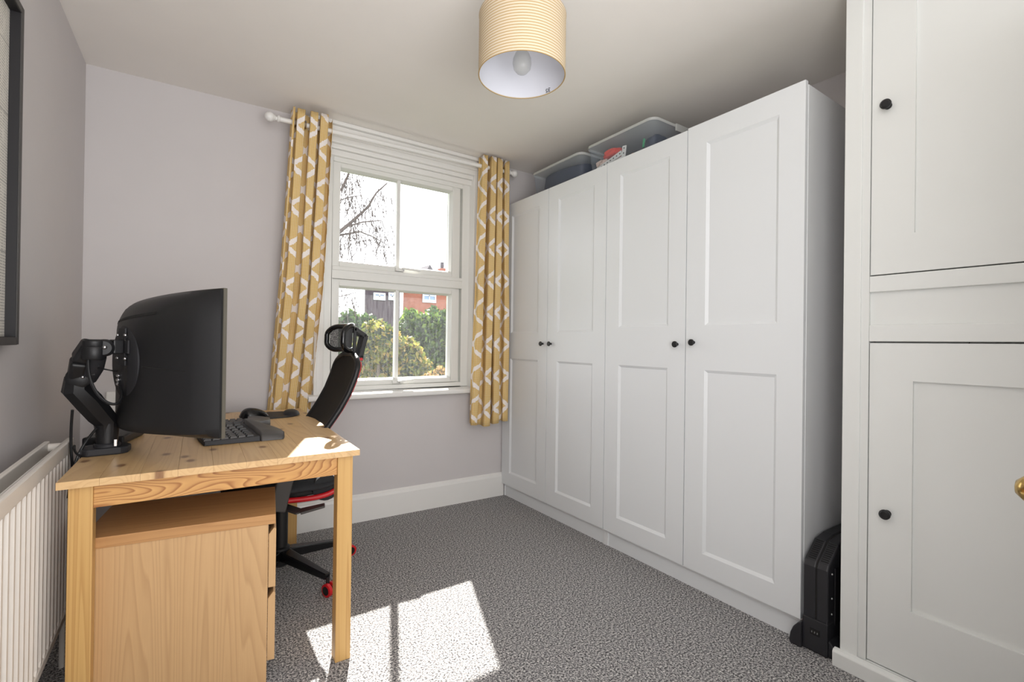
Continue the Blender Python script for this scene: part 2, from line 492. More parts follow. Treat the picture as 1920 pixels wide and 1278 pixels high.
# window wall with its opening
OX0, OX1, OZ0, OZ1 = .640, 1.622, .74, 2.275
wm = MB()
def wseg(x0, x1, z0, z1):
    vs = []
    for z in (z0, z1):
        vs += [(x0, wy(x0), z), (x1, wy(x1), z), (x1, 3.10, z), (x0, 3.10, z)]
    wm.add(vs, [(3, 2, 1, 0), (4, 5, 6, 7), (0, 1, 5, 4), (1, 2, 6, 5), (2, 3, 7, 6), (3, 0, 4, 7)])
wseg(-.75, OX0, 0, CEIL); wseg(OX1, 1.861, 0, CEIL); wseg(1.861, 2.9, 0, CEIL); wseg(OX0, OX1, 0, OZ0); wseg(OX0, OX1, OZ1, CEIL)
struct(wm, 'wall_window', M['wall'])
lm = MB()
vs = []
for z in (0, CEIL): vs += [(lx(YB - .2), YB - .2, z), (lx(3.0), 3.0, z), (lx(3.0) - .25, 3.0, z), (lx(YB) - .25, YB - .2, z)]
lm.add(vs, [(3, 2, 1, 0), (4, 5, 6, 7), (0, 1, 5, 4), (1, 2, 6, 5), (2, 3, 7, 6), (3, 0, 4, 7)])
struct(lm, 'wall_left', M['wall'])
struct(MB().box(XR, .702, 0, XR + .2, 3.0, CEIL), 'wall_right', M['wall'])
struct(MB().box(-.75, YB - .2, 0, 3.9, YB, CEIL), 'wall_back', M['wall'])
# wall holding the doorway behind the cupboard, with the landing beyond
dw = MB().box(1.89, -.79, 2.02, 2.01, .04, CEIL)
dw.box(1.89, YB, 0, 2.01, -.79, CEIL)
struct(dw, 'wall_doorway', M['wall'])
struct(MB().box(3.2, YB, 0, 3.3, .72, CEIL), 'wall_landing', M['wall'])
struct(MB().box(1.918, .60, 0, 3.3, .702, CEIL), 'wall_partition', M['wall'])
# skirting on the window wall
def skirt(x0, x1, name):
    m = MB(); vs = []; fs = []
    prof = [(0.0, 0), (-.020, 0), (-.020, .135), (-.016, .150), (-.008, .156), (-.004, .162), (0, .162)]
    for x in (x0, x1):
        for d, z in prof: vs.append((x, wy(x) + d, z))
    n = len(prof)
    fs = [tuple(range(n)), tuple(n + i for i in range(n))[::-1]] + [(i, (i + 1) % n, n + (i + 1) % n, n + i) for i in range(n)]
    m.add(vs, fs)
    return struct(m, name, M['gloss'])
skirt(-.39, 1.875, 'baseboard_window')
struct(MB().prism([(lx(.9), 0), (lx(.9) + .02, 0), (lx(.9) + .02, .14), (lx(.9) + .008, .162), (lx(.9), .162)], 'y', YB, 2.88), 'baseboard_left', M['gloss'])

# ================================================================== WINDOW
win = thing('window_1', (1.12, 2.95, .775), 'white sash window of two stacked lights', 'window')
del win['label']; del win['category']; win['kind'] = 'structure'
# outer frame
m = MB().frame('y', 2.905, 3.06, .645, .78, 1.615, 2.27, .055, wb=.03, wt=.13)
m.box(.70, 2.905, 1.452, 1.56, 3.06, 1.520)
m.build('window_frame', M['frame_white'], win, bevel=.004)
m = MB()
for z0, z1 in ((1.500, 1.522), (1.449, 1.456)): m.box(.70, 2.899, z0, 1.56, 2.906, z1)
m.build('transom_bead', M['frame_white'], win, bevel=.002)
GY = 2.96
for (z0, z1, gz0, gz1, gm) in ((1.522, 2.142, 1.558, 2.114, 'glass'), (.812, 1.450, .843, 1.409, 'glass_low')):
    sx0, sx1, gx0, gx1 = .702, 1.548, .744, 1.489
    sash = MB()
    y0, y1 = 2.918, 3.0
    sash.box(sx0, y0, z0, gx0, y1, z1); sash.box(gx1, y0, z0, sx1, y1, z1)
    sash.box(gx0, y0, z0, gx1, y1, gz0); sash.box(gx0, y0, gz1, gx1, y1, z1)
    so = sash.build('sash', M['frame_white'], win, bevel=.005)
    bead = MB()   # glazing beads, sloped towards the glass
    for (xa, xb, za, zb) in ((gx0, gx1, gz0, gz1),):
        w = .009
        q = [(xa, za), (xb, za), (xb, zb), (xa, zb)]
        q2 = [(xa + w, za + w), (xb - w, za + w), (xb - w, zb - w), (xa + w, zb - w)]
        for i in range(4):
            j = (i + 1) % 4
            bead.add([(q[i][0], y0 + .008, q[i][1]), (q[j][0], y0 + .008, q[j][1]), (q2[j][0], GY - .006, q2[j][1]), (q2[i][0], GY - .006, q2[i][1]),
                      (q[i][0], GY + .006, q[i][1]), (q[j][0], GY + .006, q[j][1]), (q2[j][0], GY + .006, q2[j][1]), (q2[i][0], GY + .006, q2[i][1])],
                     [(0, 1, 2, 3), (7, 6, 5, 4), (3, 2, 6, 7), (0, 4, 5, 1)])
    bead.build('glazing_bead', M['frame_white'], so)
    MB().box(1.099, y0 + .012, gz0, 1.122, GY + .012, gz1).build('glazing_bar', M['frame_white'], so, bevel=.004)
    for xa, xb in ((gx0, 1.105), (1.116, gx1)):
        MB().box(xa, GY - .002, gz0, xb, GY + .002, gz1).build('pane', M[gm], so)
# handles
h = MB().box(1.085, 2.892, 1.527, 1.140, 2.918, 1.548)
h.bar((1.12, 2.885, 1.546), (1.245, 2.884, 1.541), .016, .012)
h.build('window_handle', M['frame_white'], win, bevel=.003)
MB().lathe([(0, -.006), (.007, -.006), (.007, 0)], (1.132, 2.891, 1.540), 'y', 12).build('handle_lock', M['chrome'], win, True)
h = MB().box(1.075, 2.895, .818, 1.145, 2.918, .836)
h.bar((1.10, 2.886, .830), (1.205, 2.883, .838), .016, .012)
h.build('window_handle', M['frame_white'], win, bevel=.003)
MB().lathe([(0, -.006), (.008, -.006), (.008, 0), (.008, .004)], (1.112, 2.888, .829), 'y', 12).build('handle_lock', M['dark'], win, True)
# reveal lining and architrave
struct(MB().box(.615, 2.86, .775, .648, 3.09, 2.27), 'trim_1', M['gloss'], bevel=.003)
struct(MB().box(1.612, 2.84, .775, 1.645, 3.09, 2.27), 'trim_2', M['gloss'], bevel=.003)
arch = MB()
for x0, x1 in ((.598, .640), (1.626, 1.668)):
    arch.box(x0, 2.832, .775, x1, 2.90, 2.262)
for x0, x1 in ((.588, .606), (1.660, 1.678)):
    arch.box(x0, 2.822, .775, x1, 2.90, 2.275)
struct(arch, 'trim_3', M['gloss'], bevel=.004)
hd = MB().box(.60, 2.838, 2.225, 1.666, 2.90, 2.262)
hd.box(.598, 2.826, 2.256, 1.668, 2.90, 2.285)
hd.box(.594, 2.832, 2.285, 1.672, 2.90, 2.318)
hd.box(.588, 2.812, 2.318, 1.678, 2.90, 2.34)
struct(hd, 'trim_4', M['gloss'], bevel=.005)
hd = MB().box(.640, 2.862, 2.200, 1.622, 2.915, 2.226).box(.640, 2.88, 2.165, 1.622, 2.92, 2.2)
struct(hd, 'trim_5', M['gloss'], bevel=.005)
# sill board
sl = MB().prism([(2.815, .738), (2.804, .745), (2.800, .757), (2.804, .769), (2.815, .776), (2.93, .778), (2.93, .738)], 'x', .560, 1.684)
so = struct(sl, 'window_sill', M['gloss'], smooth=True)

# ================================================================== WARDROBES
XW = 1.861
def ward_door(root, ya, yb, z0, z1, knob_y, knob_z, upz=(1.166, 1.967), loz=(.178, .975)):
    """ya > yb : far edge, near edge ; front plane at x = XW"""
    g = .0021
    ya -= g; yb += g
    wf, wn_ = .094, .094
    pa, pb = ya - wf, yb + wn_
    d = MB()
    xf, xb = XW, XW + .018
    d.box(xf, pa, z0, xb, ya, z1); d.box(xf, yb, z0, xb, pb, z1)
    d.box(xf, pb, z0, xb, pa, loz[0]); d.box(xf, pb, loz[1], xb, pa, upz[0]); d.box(xf, pb, upz[1], xb, pa, z1)
    door = d.build('door', M['ward'], root)
    for (za, zb) in (loz, upz):
        p = MB(); s_ = .012; dep = .009
        o = [(pa, za), (pb, za), (pb, zb), (pa, zb)]
        i_ = [(pa - s_, za + s_), (pb + s_, za + s_), (pb + s_, zb - s_), (pa - s_, zb - s_)]
        vs = [(xf + .0008, a, b) for a, b in o] + [(xf + dep, a, b) for a, b in i_] + [(xb, a, b) for a, b in o]
        fs = [(i, (i + 1) % 4, 4 + (i + 1) % 4, 4 + i) for i in range(4)] + [(4, 5, 6, 7), (11, 10, 9, 8)]
        fs += [(i, (i + 1) % 4, 8 + (i + 1) % 4, 8 + i) for i in range(4)]
        p.add(vs, fs).build('door_panel', M['ward'], door)
    k = MB().lathe([(0, -.026), (.011, -.026), (.0145, -.022), (.0145, -.018), (.008, -.012), (.006, -.006), (.007, 0)], (XW, knob_y, knob_z), 'x', 18)
    k.build('knob', M['black'], door, True)
def wardrobe(y1, y0, z1, lab, knobs, zk, upz):
    root = thing('wardrobe', (XW + .3, (y0 + y1) / 2, 0), lab, 'wardrobe', 'white panelled wardrobes')
    xa, xb = XW + .020, XR - .006
    c = MB()
    c.box(xa, y1 - .018, 0, xb, y1 - .0005, z1 - .004)
    c.box(xa, y0 + .0005, 0, xb, y0 + .018, z1 - .004)
    c.box(xa, y0 + .018, z1 - .022, xb, y1 - .018, z1 - .004)
    c.box(xa, y0 + .018, .07, xb, y1 - .018, .088)
    c.box(xb - .01, y0 + .018, .088, xb, y1 - .018, z1 - .022)
    c.build('carcass', M['ward_side'], root, bevel=.001, seg=1)
    MB().box(XW + .026, y0 + .018, 0, XW + .040, y1 - .018, .086).build('plinth', M['ward'], root)
    ym = (y0 + y1) / 2
    ward_door(root, y1, ym, .089, z1, ym + knobs, zk[0], upz)
    ward_door(root, ym, y0, .089, z1 + (.007 if y0 < 1 else 0), ym - knobs, zk[1], upz)
    return root
Y0, Y1, Y2 = 2.838, 1.836, .836
wardrobe(Y0, Y1, 2.052, 'white two door wardrobe in the corner beside the window', .041, (1.08, 1.08), (1.150, 1.965))
wardrobe(Y1, Y2, 2.054, 'white two door wardrobe beside the black heater, farther from the window', .043, (1.086, 1.095), (1.170, 1.968))

# ================================================================== BUILT-IN CUPBOARD
XC = 1.857
cup = thing('built_in_cupboard', (XC, .4, 0), 'tall white painted built-in cupboard with upper and lower panelled doors', 'cupboard')
fr = MB()
fr.box(XC - .006, .656, 0, XC + .05, .707, CEIL)        # outer post
fr.box(XC, .634, 0, XC + .05, .660, CEIL)               # stile
fr.box(XC, .055, 0, XC + .05, .085, CEIL)
fr.box(XC, .085, 1.264, XC + .05, .634, 1.3165)
fr.box(XC, .085, 1.1025, XC + .05, .634, 1.156)
fr.box(XC, .085, 0, XC + .05, .634, .058)
fr.box(XC, .085, 2.27, XC + .05, .634, CEIL)
fr.box(XC + .05, .055, 0, XC + .06, .707, CEIL)
fr.build('face_frame', M['cup'], cup, bevel=.0025)
MB().box(XC + .012, .085, 1.156, XC + .03, .634, 1.264).build('infill_board', M['cup'], cup)
def cdoor(z0, z1, pz0, pz1, kz, ky):
    g = .0022; ya, yb = .632 - g * .3, .087
    pa, pb = .518, .20
    d = MB(); xf, xb = XC + .002, XC + .03
    d.box(xf, pa, z0, xb, ya, z1); d.box(xf, yb, z0, xb, pb, z1); d.box(xf, pb, z0, xb, pa, pz0); d.box(xf, pb, pz1, xb, pa, z1)
    door = d.build('door', M['cup'], cup)
    MB().box(xf + .010, pb - .002, pz0 - .002, xb - .002, pa + .002, pz1 + .002).build('door_panel', M['cup'], door)
    MB().lathe([(0, -.030), (.010, -.030), (.0155, -.025), (.0155, -.020), (.009, -.013), (.007, -.006), (.011, -.002), (.011, 0)], (xf, ky, kz), 'x', 18).build('knob', M['black'], door, True)
cdoor(1.3205, 2.262, 1.441, 2.19, 1.862, .588)
cdoor(.062, 1.0975, .266, .979, .553, .580)
MB().box(XC + .052, .09, .06, XC + .056, .63, 2.26).build('backing', M['dark'], cup)
MB().prism([(1.830, 0), (1.830, .048), (1.836, .055), (1.851, .058), (1.851, 0)], 'y', .05, .722).build('plinth_board', M['cup'], cup, bevel=.002)

# room door, folded back beside the cupboard (only its knob reaches the picture)
dr = thing('door_1', (1.84, .03, 0), 'x', 'x'); del dr['label']; del dr['category']; dr['kind'] = 'structure'
MB().box(1.09, .055, .012, 1.845, .092, 2.0).build('door_leaf', M['gloss'], dr, bevel=.003)
MB().lathe([(.026, 0), (.026, .004), (.010, .010), (.009, .026), (.014, .036), (.022, .048), (.0245, .062), (.021, .080), (.011, .090), (0, .092)], (1.150, .092, .853), 'y', 28).build('door_knob', M['brass'], dr, True)

# ================================================================== EXTERIOR
struct(MB().box(-30, 3.2, -2.9, 45, 60, -2.8), 'ground', M['lawn'])
def leaves(name, blobs, n, size, mat, parent, seed=1, squash=1.0):
    rnd = random.Random(seed); m = MB(); big_ = list(blobs); blobs = []
    for (cx, cy, cz, r) in big_:
        blobs.append((cx, cy, cz, r * .86))
        for _ in range(7):
            th = rnd.uniform(0, 2 * PI); z = rnd.uniform(-.5, 1); q = math.sqrt(1 - z * z)
            blobs.append((cx + r * .8 * q * math.cos(th), cy + r * .8 * q * math.sin(th), cz + r * .8 * z, r * rnd.uniform(.22, .42)))
    tot = sum(b[3] ** 2 for b in blobs)
    for (cx, cy, cz, r) in blobs:
        for _ in range(int(n * r * r / tot)):
            th = rnd.uniform(0, 2 * PI); z = rnd.uniform(-1, 1); rr = r * (1 - .35 * rnd.random() ** 2) * (1 + .16 * math.sin(5 * th + cx * 7) * math.sin(4 * z + cz * 5))
            q = math.sqrt(1 - z * z)
            c = Vector((cx + rr * q * math.cos(th), cy + rr * q * math.sin(th), cz + rr * z * squash))
            a = Vector((rnd.gauss(0, 1), rnd.gauss(0, 1), rnd.gauss(0, 1))).normalized()
            b_ = a.cross(Vector((rnd.gauss(0, 1), rnd.gauss(0, 1), rnd.gauss(0, 1)))).normalized()
            s_ = size * rnd.uniform(.6, 1.3)
            o = len(m.v)
            m.v += [c - a * s_, c + b_ * s_ * .55, c + a * s_, c - b_ * s_ * .55]
            m.f.append((o, o + 1, o + 2, o + 3))
    me = bpy.data.meshes.new(name)
    inv = XF[parent.name]
    me.from_pydata([tuple(inv @ p) for p in m.v], [], m.f); me.materials.append(mat)
    o = bpy.data.objects.new(name, me); COL.objects.link(o); o.parent = parent; o['kind'] = 'stuff'
    return o
def bush(name, lab, cat, base, blobs, n, size, mat, seed, stems=3, group=None):
    root = thing(name, (base[0], base[1], -2.8), lab, cat, group)
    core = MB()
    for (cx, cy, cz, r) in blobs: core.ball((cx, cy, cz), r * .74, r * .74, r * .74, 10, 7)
    core.build('dark_core', M['core'], root)  # solid dark blobs stop see-through; inner shade is put into their colour
    rnd = random.Random(seed)
    st = MB()
    for i in range(stems):
        b_ = blobs[i % len(blobs)]
        st.tube([(base[0] + rnd.uniform(-.1, .1), base[1] + rnd.uniform(-.1, .1), -2.8), ((base[0] + b_[0]) / 2, (base[1] + b_[1]) / 2, (-2.8 + b_[2]) / 2 + .2), (b_[0], b_[1], b_[2])], [.07, .05, .02], 7)
    st.build('stem', M['bark'], root, True)
    leaves('foliage', blobs, n, size, mat, root, seed)
    return root
def ray(px, py, D):
    """world point seen at pixel (px, py) of the photograph on the plane y = D"""
    d = _f + _r2 * ((px - 960) / CAM_F) + _u2 * ((639 - py) / CAM_F)
    t_ = D / d.y
    return Vector((0, 0, CAM_H)) + d * t_
def blob(px, py, D, rpx):
    p = ray(px, py, D)
    return (p.x, p.y, p.z, rpx / CAM_F * D * 1.05)
def bl(lst, D): return [blob(a, b, D + (i % 3) * .25, r) for i, (a, b, r) in enumerate(lst)]
bs = bl([(655, 632, 44), (690, 640, 46), (640, 690, 50), (700, 710, 55), (660, 760, 60), (610, 650, 45), (590, 720, 60)], 10.5)
bush('evergreen_tree', 'dark green bushy tree at the left of the window view', 'tree', (bs[0][0], 10.8), bs, 15000, .075, M['leaf_dark'], 3, 4, 'garden trees outside the window')
bs = bl([(780, 625, 44), (815, 620, 44), (845, 640, 46), (865, 690, 50), (820, 700, 55), (780, 690, 50), (840, 760, 60), (905, 660, 60)], 10.0)
bush('evergreen_tree', 'mid green broad tree below the red brick house', 'tree', (bs[0][0], 10.3), bs, 17000, .07, M['leaf_mid'], 5, 4, 'garden trees outside the window')
bs = bl([(712, 640, 40), (735, 660, 42), (690, 670, 34), (768, 680, 36), (725, 710, 40), (700, 745, 45), (760, 745, 45)], 7.6)
bush('flowering_shrub', 'yellow green shrub with peach blossom in the middle of the window view', 'shrub', (bs[0][0], 7.9), bs, 13000, .05, M['leaf_yel'], 8, 4)
bs = bl([(822, 715, 26), (842, 728, 28), (800, 750, 34), (835, 765, 34)], 6.4)
bush('small_shrub', 'tan and pink leaved small shrub at the lower right of the window', 'shrub', (bs[0][0], 6.5), bs, 5000, .036, M['leaf_tan'], 11, 3)
bs = bl([(560, 640, 55), (520, 700, 70), (470, 640, 60), (930, 640, 60), (985, 690, 80), (1060, 640, 70)], 13.5)
bush('garden_hedge', 'long dark hedge closing the garden behind the trees', 'hedge', (bs[0][0], 13.5), bs + bl([(620 + 40 * i, 720, 60) for i in range(8)], 13.5), 15000, .10, M['leaf_dark'], 14, 4)

# houses
def house(name, lab, cx0, cx1, y0, y1, ztop, mat, wins, roof=None, group=None):
    root = thing(name, (cx0, y0, -2.8), lab, 'house', group)
    MB().prism([(cx0, y0), (cx1, y0), (cx1, y1), (cx0 * y1 / y0 + .3, y1)], 'z', -2.8, ztop).build('wall', mat, root)
    for (x0, x1, z0, z1) in wins:
        f = MB().frame('y', y0 - .06, y0 + .02, x0, z0, x1, z1, .09, wb=.16).box((x0 + x1) / 2 - .03, y0 - .05, z0, (x0 + x1) / 2 + .03, y0, z1).box(x0, y0 - .05, (z0 + z1) / 2 - .03, x1, y0, (z0 + z1) / 2 + .03).build('window', M['far_white'], root)
        MB().box(x0 + .05, y0 - .02, z0 + .05, x1 - .05, y0 + .01, z1 - .05).build('pane', M['far_glass'], f)
    if roof: roof(root)
    return root
D1 = 24.0
a, b = ray(686, 560, D1), ray(748, 560, D1)
zt = ray(700, 520, D1).z
w1, w2 = ray(700, 548, D1), ray(722, 563, D1)
w3 = ray(728, 549, D1); w4 = ray(742, 563, D1)
def flatroof(root):
    MB().prism([(a.x - .12, D1 - .15), (b.x + .1, D1 - .15), (b.x + .1, D1 + 6), (a.x * (D1 + 6) / D1 + .2, D1 + 6)], 'z', zt, zt + .14).build('roof', M['slate'], root)
house('brick_house', 'dark purple-brown brick house behind the left lower pane', a.x, b.x + .05, D1, D1 + 6, zt, M['brick_dark'],
      [(w1.x, w2.x, w2.z, w1.z), (w3.x, w4.x, ray(742, 563, D1).z, ray(742, 549, D1).z)], flatroof)
D2 = 25.0
a2, b2 = ray(756, 560, D2), ray(905, 560, D2)
ze = ray(800, 520, D2).z
g0, g1, gp = ray(790, 520, D2), ray(822, 520, D2), ray(805, 496.5, D2)
q1, q2 = ray(792, 540, D2), ray(817, 568, D2)
def pitched(root):
    r = MB()
    r.prism([(D2 - .2, ze), (D2 + 4, gp.z - .55), (D2 + 8.2, ze)], 'x', a2.x - .2, b2.x + .2)
    r.build('roof', M['slate'], root)
    MB().prism([(g0.x, g0.z - .02), (g1.x, g0.z - .02), (gp.x, gp.z)], 'y', D2 - .1, D2 + 2.2).build('gable', M['slate'], root)
    c0, c1 = ray(827, 515, D2 + 2), ray(836, 500, D2 + 2)
    MB().box(c0.x, D2 + 2, c0.z - .6, c1.x, D2 + 2.5, c1.z - .1).build('chimney', M['brick_red'], root)
    MB().lathe([(.09, 0), (.12, .1), (.10, .35), (.12, .38), (0, .38)], ((c0.x + c1.x) / 2, D2 + 2.2, c1.z - .1), 'z', 12).build('chimney_pot', M['slate'], root, True)
house('brick_house', 'red brick house with white window at right of the window view', a2.x, b2.x, D2, D2 + 8, ze, M['brick_red'],
      [(q1.x, q2.x, q2.z, q1.z)], pitched)

# birch tree with hanging twigs
bt = thing('birch_tree', (1.35, 6.6, -2.8), 'bare birch tree whose twigs hang across the upper left pane', 'tree')
DB = 6.6
tr = MB().tube([(1.22, DB + .5, -2.8), (1.24, DB + .45, 0), (1.20, DB + .4, 2.0), (1.30, DB + .3, 4.5), (1.26, DB + .3, 7)], [.16, .13, .11, .08, .03], 10)
tr.build('trunk', M['bark'], bt, True)
rnd = random.Random(4)
brs = [[(600, 462), (640, 432), (660, 415), (690, 388), (705, 362), (726, 343)],
       [(600, 455), (640, 440), (675, 434), (700, 444), (728, 460)],
       [(610, 400), (640, 374), (662, 368), (680, 366)],
       [(640, 357), (645, 345), (652, 330), (656, 318), (665, 290)],
       [(652, 424), (680, 416), (715, 413), (722, 430)],
       [(600, 520), (640, 505), (670, 470)], [(590, 560), (640, 555), (668, 548)]]
bm_ = MB(); tw = MB(); cat_ = MB()
rads = [.030, .018, .012, .020, .012, .012, .010]
for bi, br in enumerate(brs):
    pts = [ray(x, y, DB + .05 * math.sin(bi)) for x, y in br]
    if bi not in (3, 4): pts = [Vector((1.22, DB + .4, pts[0].z - .25))] + pts
    bm_.tube(pts, [max(.004, rads[bi] * (1.1 - i / len(pts))) for i in range(len(pts))], 6)
    for i in range(len(pts) - 1):
        for k in range(11):
            p = pts[i].lerp(pts[i + 1], rnd.random())
            if p.x < 1.5 and i == 0 and bi not in (3, 4): continue
            L = rnd.uniform(.10, .42)
            dx = rnd.uniform(-.14, .20)
            q = [p, p + Vector((dx * .6, rnd.uniform(-.1, .1), -L * .25 + .03)), p + Vector((dx, rnd.uniform(-.1, .1), -L))]
            tw.tube(q, [.0026, .0020, .0014], 3)
            for _ in range(6):
                s_ = rnd.random(); c = q[1].lerp(q[2], s_)
                cat_.tube([c, c + Vector((rnd.uniform(-.01, .01), 0, -rnd.uniform(.018, .04)))], [.0062, .0040], 4)
bm_.build('branch', M['twig'], bt, True)
tw.build('twigs', M['twig'], bt, kind='stuff')
cat_.build('catkins', M['twig'], bt, kind='stuff')

# ================================================================== CURTAINS
def curtain(lab, x0t, x1t, x0b, x1b, zt, zb, yt, yb, at, ab, waves, phase, seed, ringx):
    root = thing('curtain', ((x0b + x1b) / 2, yb, zb), lab, 'curtain', 'yellow patterned curtains')
    rnd = random.Random(seed)
    NU, NV = 150, 46
    ph = [rnd.uniform(0, 6) for _ in range(6)]
    def P(u, v):
        # v 0 bottom .. 1 top
        k = v ** .8
        x0 = x0b + (x0t - x0b) * k; x1 = x1b + (x1t - x1b) * k
        w = x1 - x0
        s_ = u + .018 * math.sin(2 * PI * u * 2 + ph[0]) + .012 * (1 - v) * math.sin(2 * PI * u * 3.3 + ph[1] + v * 2)
        A = ab + (at - ab) * k; yc = yb + (yt - yb) * min(1, max(0, (v - .12) / .35)) if yb != yt else yt
        a = 2 * PI * waves * u + phase + .35 * (1 - v) * math.sin(3 * u + ph[2])
        y = yc + A * (math.sin(a) * .92 + .18 * math.sin(3 * a) * (.3 + .7 * v)) * (1 + .2 * math.sin(ph[3] + 5 * u)) + .006 * math.sin(ph[4] + v * 9 + u * 14) * (1 - v)
        x = x0 + w * s_ + w * -.050 * math.sin(2 * a) + .004 * math.sin(v * 7 + u * 9 + ph[5]) * (1 - v)
        z = zb + (zt - zb) * v + (.010 * math.sin(2 * PI * u + ph[1]) * (1 - v) if v < .1 else 0)
        return Vector((x, y, z))
    m = MB().grid(P, NU, NV)
    # cloth coordinates: arc length measured half way up
    arc = [0]; full = (x1b - x0b) * 2.1
    for i in range(NU):
        d = P((i + 1) / NU, .6) - P(i / NU, .6); arc.append(arc[-1] + math.hypot(d.x, d.y))
    m.uv = [(arc[i], (j / NV) * (zt - zb)) for j in range(NV + 1) for i in range(NU + 1)]
    m.build('cloth', M['curtain'], root, smooth='all', solid=.0016)
    for rx in ringx:
        m = MB(); pts = []
        for k in range(20):
            a_ = 2 * PI * k / 20
            pts.append((rx, yt + .021 * math.cos(a_), ROD(rx) + .021 * math.sin(a_)))
        m.tube(pts, .0035, 6, closed=True).build('eyelet', M['chrome'], root, True)
    return root
def ROD(x): return 2.236 + (x - .34) * .0195
curtain('yellow and white lattice curtain hanging left of the window behind the desk', .437, .652, .335, .563, 2.308, .50, 2.75, 2.846, .048, .026, 3.75, -1.3, 3, (.462, .512, .563, .603))
curtain('yellow and white lattice curtain hanging right of the window beside the wardrobe', 1.603, 1.806, 1.548, 1.828, 2.328, .535, 2.75, 2.752, .046, .040, 3.6, 1.8, 9, (1.637, 1.69, 1.74, 1.787))
rod = thing('curtain_rod', (.34, 2.75, 2.236), 'white curtain pole with ball ends above the window', 'curtain rod')
MB().tube([(.388, 2.75, ROD(.388)), (1.83, 2.75, ROD(1.83))], .0125, 16).build('pole', M['gloss'], rod, True)
for x, sgn in ((.388, -1), (1.832, 1)):
    f = MB().lathe([(.0125, 0), (.017, .003 * sgn), (.017, .009 * sgn), (.010, .013 * sgn), (.010, .019 * sgn), (.015, .023 * sgn), (.012, .027 * sgn)], (x, 2.75, ROD(x)), 'x', 18)
    f.ball((x + sgn * .047, 2.75, ROD(x)), .0245, n=18, m=12)
    f.build('finial', M['gloss'], rod, True)
for x in (.535, 1.700):
    MB().tube([(x, wy(x), ROD(x) - .005), (x, 2.76, ROD(x) - .005)], .008, 10).lathe([(.022, 0), (.022, -.006), (0, -.008)], (x, wy(x), ROD(x) - .005), 'y', 16).build('bracket', M['gloss'], rod, True)

# ================================================================== DESK
DX, DY, DR = -.269, 1.645, R(-1.0)
desk = thing('desk', (DX, DY, 0), 'knotty pine desk with square legs in front of the radiator', 'desk', rz=DR)
DM = mat_of(desk)
DW, DL, DZ = .762, 1.150, .713
nst = 9
for i in range(nst):
    w = DW / nst
    x0, x1 = i * w, (i + 1) * w
    z0 = DZ - .0195
    m = MB(DM)
    m.prism([(x0 + .0002, z0), (x1 - .0002, z0), (x1 - .0002, DZ - .0004), (x1 - .0008, DZ), (x0 + .0008, DZ), (x0 + .0002, DZ - .0004)], 'y', 0, DL)
    o = m.build('tabletop_stave', M['pine_top'], desk)
LW = .050
for (x0, y0) in ((.020, .020), (DW - .020 - LW + .002, .018), (.020, DL - .020 - LW), (DW - .020 - LW + .002, DL - .018 - LW)):
    MB(DM).box(x0, y0, 0, x0 + LW, y0 + LW, DZ - .0195).build('leg', M['pine_leg'], desk, bevel=.002)
ah0, ah1 = .630, DZ - .0195
for y0 in (.026, DL - .046):
    MB(DM).box(.070, y0, ah0, DW - .068, y0 + .020, ah1).build('apron', M['pine_apron'], desk, bevel=.0012)
for x0 in (.026, DW - .044):
    MB(DM).box(x0, .070, ah0, x0 + .020, DL - .068, ah1).build('apron', M['pine_apron_y'], desk, bevel=.0012)

# ================================================================== DRAWER UNIT
du = thing('drawer_unit', (.237, 1.655, 0), 'oak veneer drawer pedestal under the pine desk', 'drawer unit', rz=R(-7.5))
UM = mat_of(du)
UW, UD, UZ = .475, .315, .535
MB(UM).box(-UW, 0, UZ - .030, 0.002, UD, UZ).build('top_panel', M['oak_top'], du, bevel=.0012)
c = MB(UM).box(-UW + .004, .003, .006, -.018, .020, UZ - .030)
c.build('side_panel', M['oak'], du, bevel=.001)
MB(UM).box(-UW + .004, UD - .020, .006, -.018, UD - .003, UZ - .030).build('side_panel', M['oak'], du, bevel=.001)
MB(UM).box(-UW + .004, .020, .006, -UW + .02, UD - .020, UZ - .030).build('back_panel', M['oak'], du)
for (z0, z1) in ((.306, .492), (.078, .291)):
    d = MB(UM)
    prof = [(-.017, z0), (.004, z0), (.004, z1 - .004), (-.002, z1), (-.017, z1 - .020)]
    d.prism([(p, q) for p, q in prof], 'y', .004, UD - .004)
    # prism on y uses (x, z)
    d.build('drawer_front', M['oak'], du, bevel=.0008, seg=1)

# ================================================================== MONITOR
mon = thing('monitor', (-.06, 1.93, .80), 'large curved black monitor seen from behind, held over the desk', 'monitor')
PA, PB, PC = Vector((.086, 1.61)), Vector((-.073, 1.885)), Vector((-.166, 2.262))
def mchord(u):     # smooth arc through the three points; u 0 near edge, 1 far edge
    l0 = (1 - u) * (.5 - u) / .5; l1 = u * (1 - u) / .25; l2 = u * (u - .5) / .5
    return PA * l0 + PB * l1 + PC * l2
def mnorm(u):
    d = mchord(min(1, u + .01)) - mchord(max(0, u - .01)); d.normalize()
    return Vector((-d.y, d.x)) if (-d.y) < 0 else Vector((d.y, -d.x))   # towards the back (-x)
MZ0, MZ1 = .797, 1.228
def msurf(u, v, off):
    p = mchord(u) + mnorm(u) * off
    return Vector((p.x, p.y, MZ0 + (MZ1 - MZ0) * v - .026 * u))
NU, NV = 56, 30
def edgef(t, w):
    t = max(0, min(t, 1 - t)) / w
    return 1 if t >= 1 else (1 - (1 - t) ** 2.2)
def back(u, v):
    b_ = .007 + .012 * min(1, min(u, 1 - u) / .10) * min(1, min(1 - v, v * 3) / .05)
    bulge = .062 * (edgef(u, .52)) * (edgef(v, .26) if v > .5 else edgef(v, .05))
    return msurf(u, v, b_ + bulge)
m = MB()
def V(u, v, off): return msurf(u, v, off)
bk = MB().grid(lambda a_, b_: back(a_, b_), NU, NV)
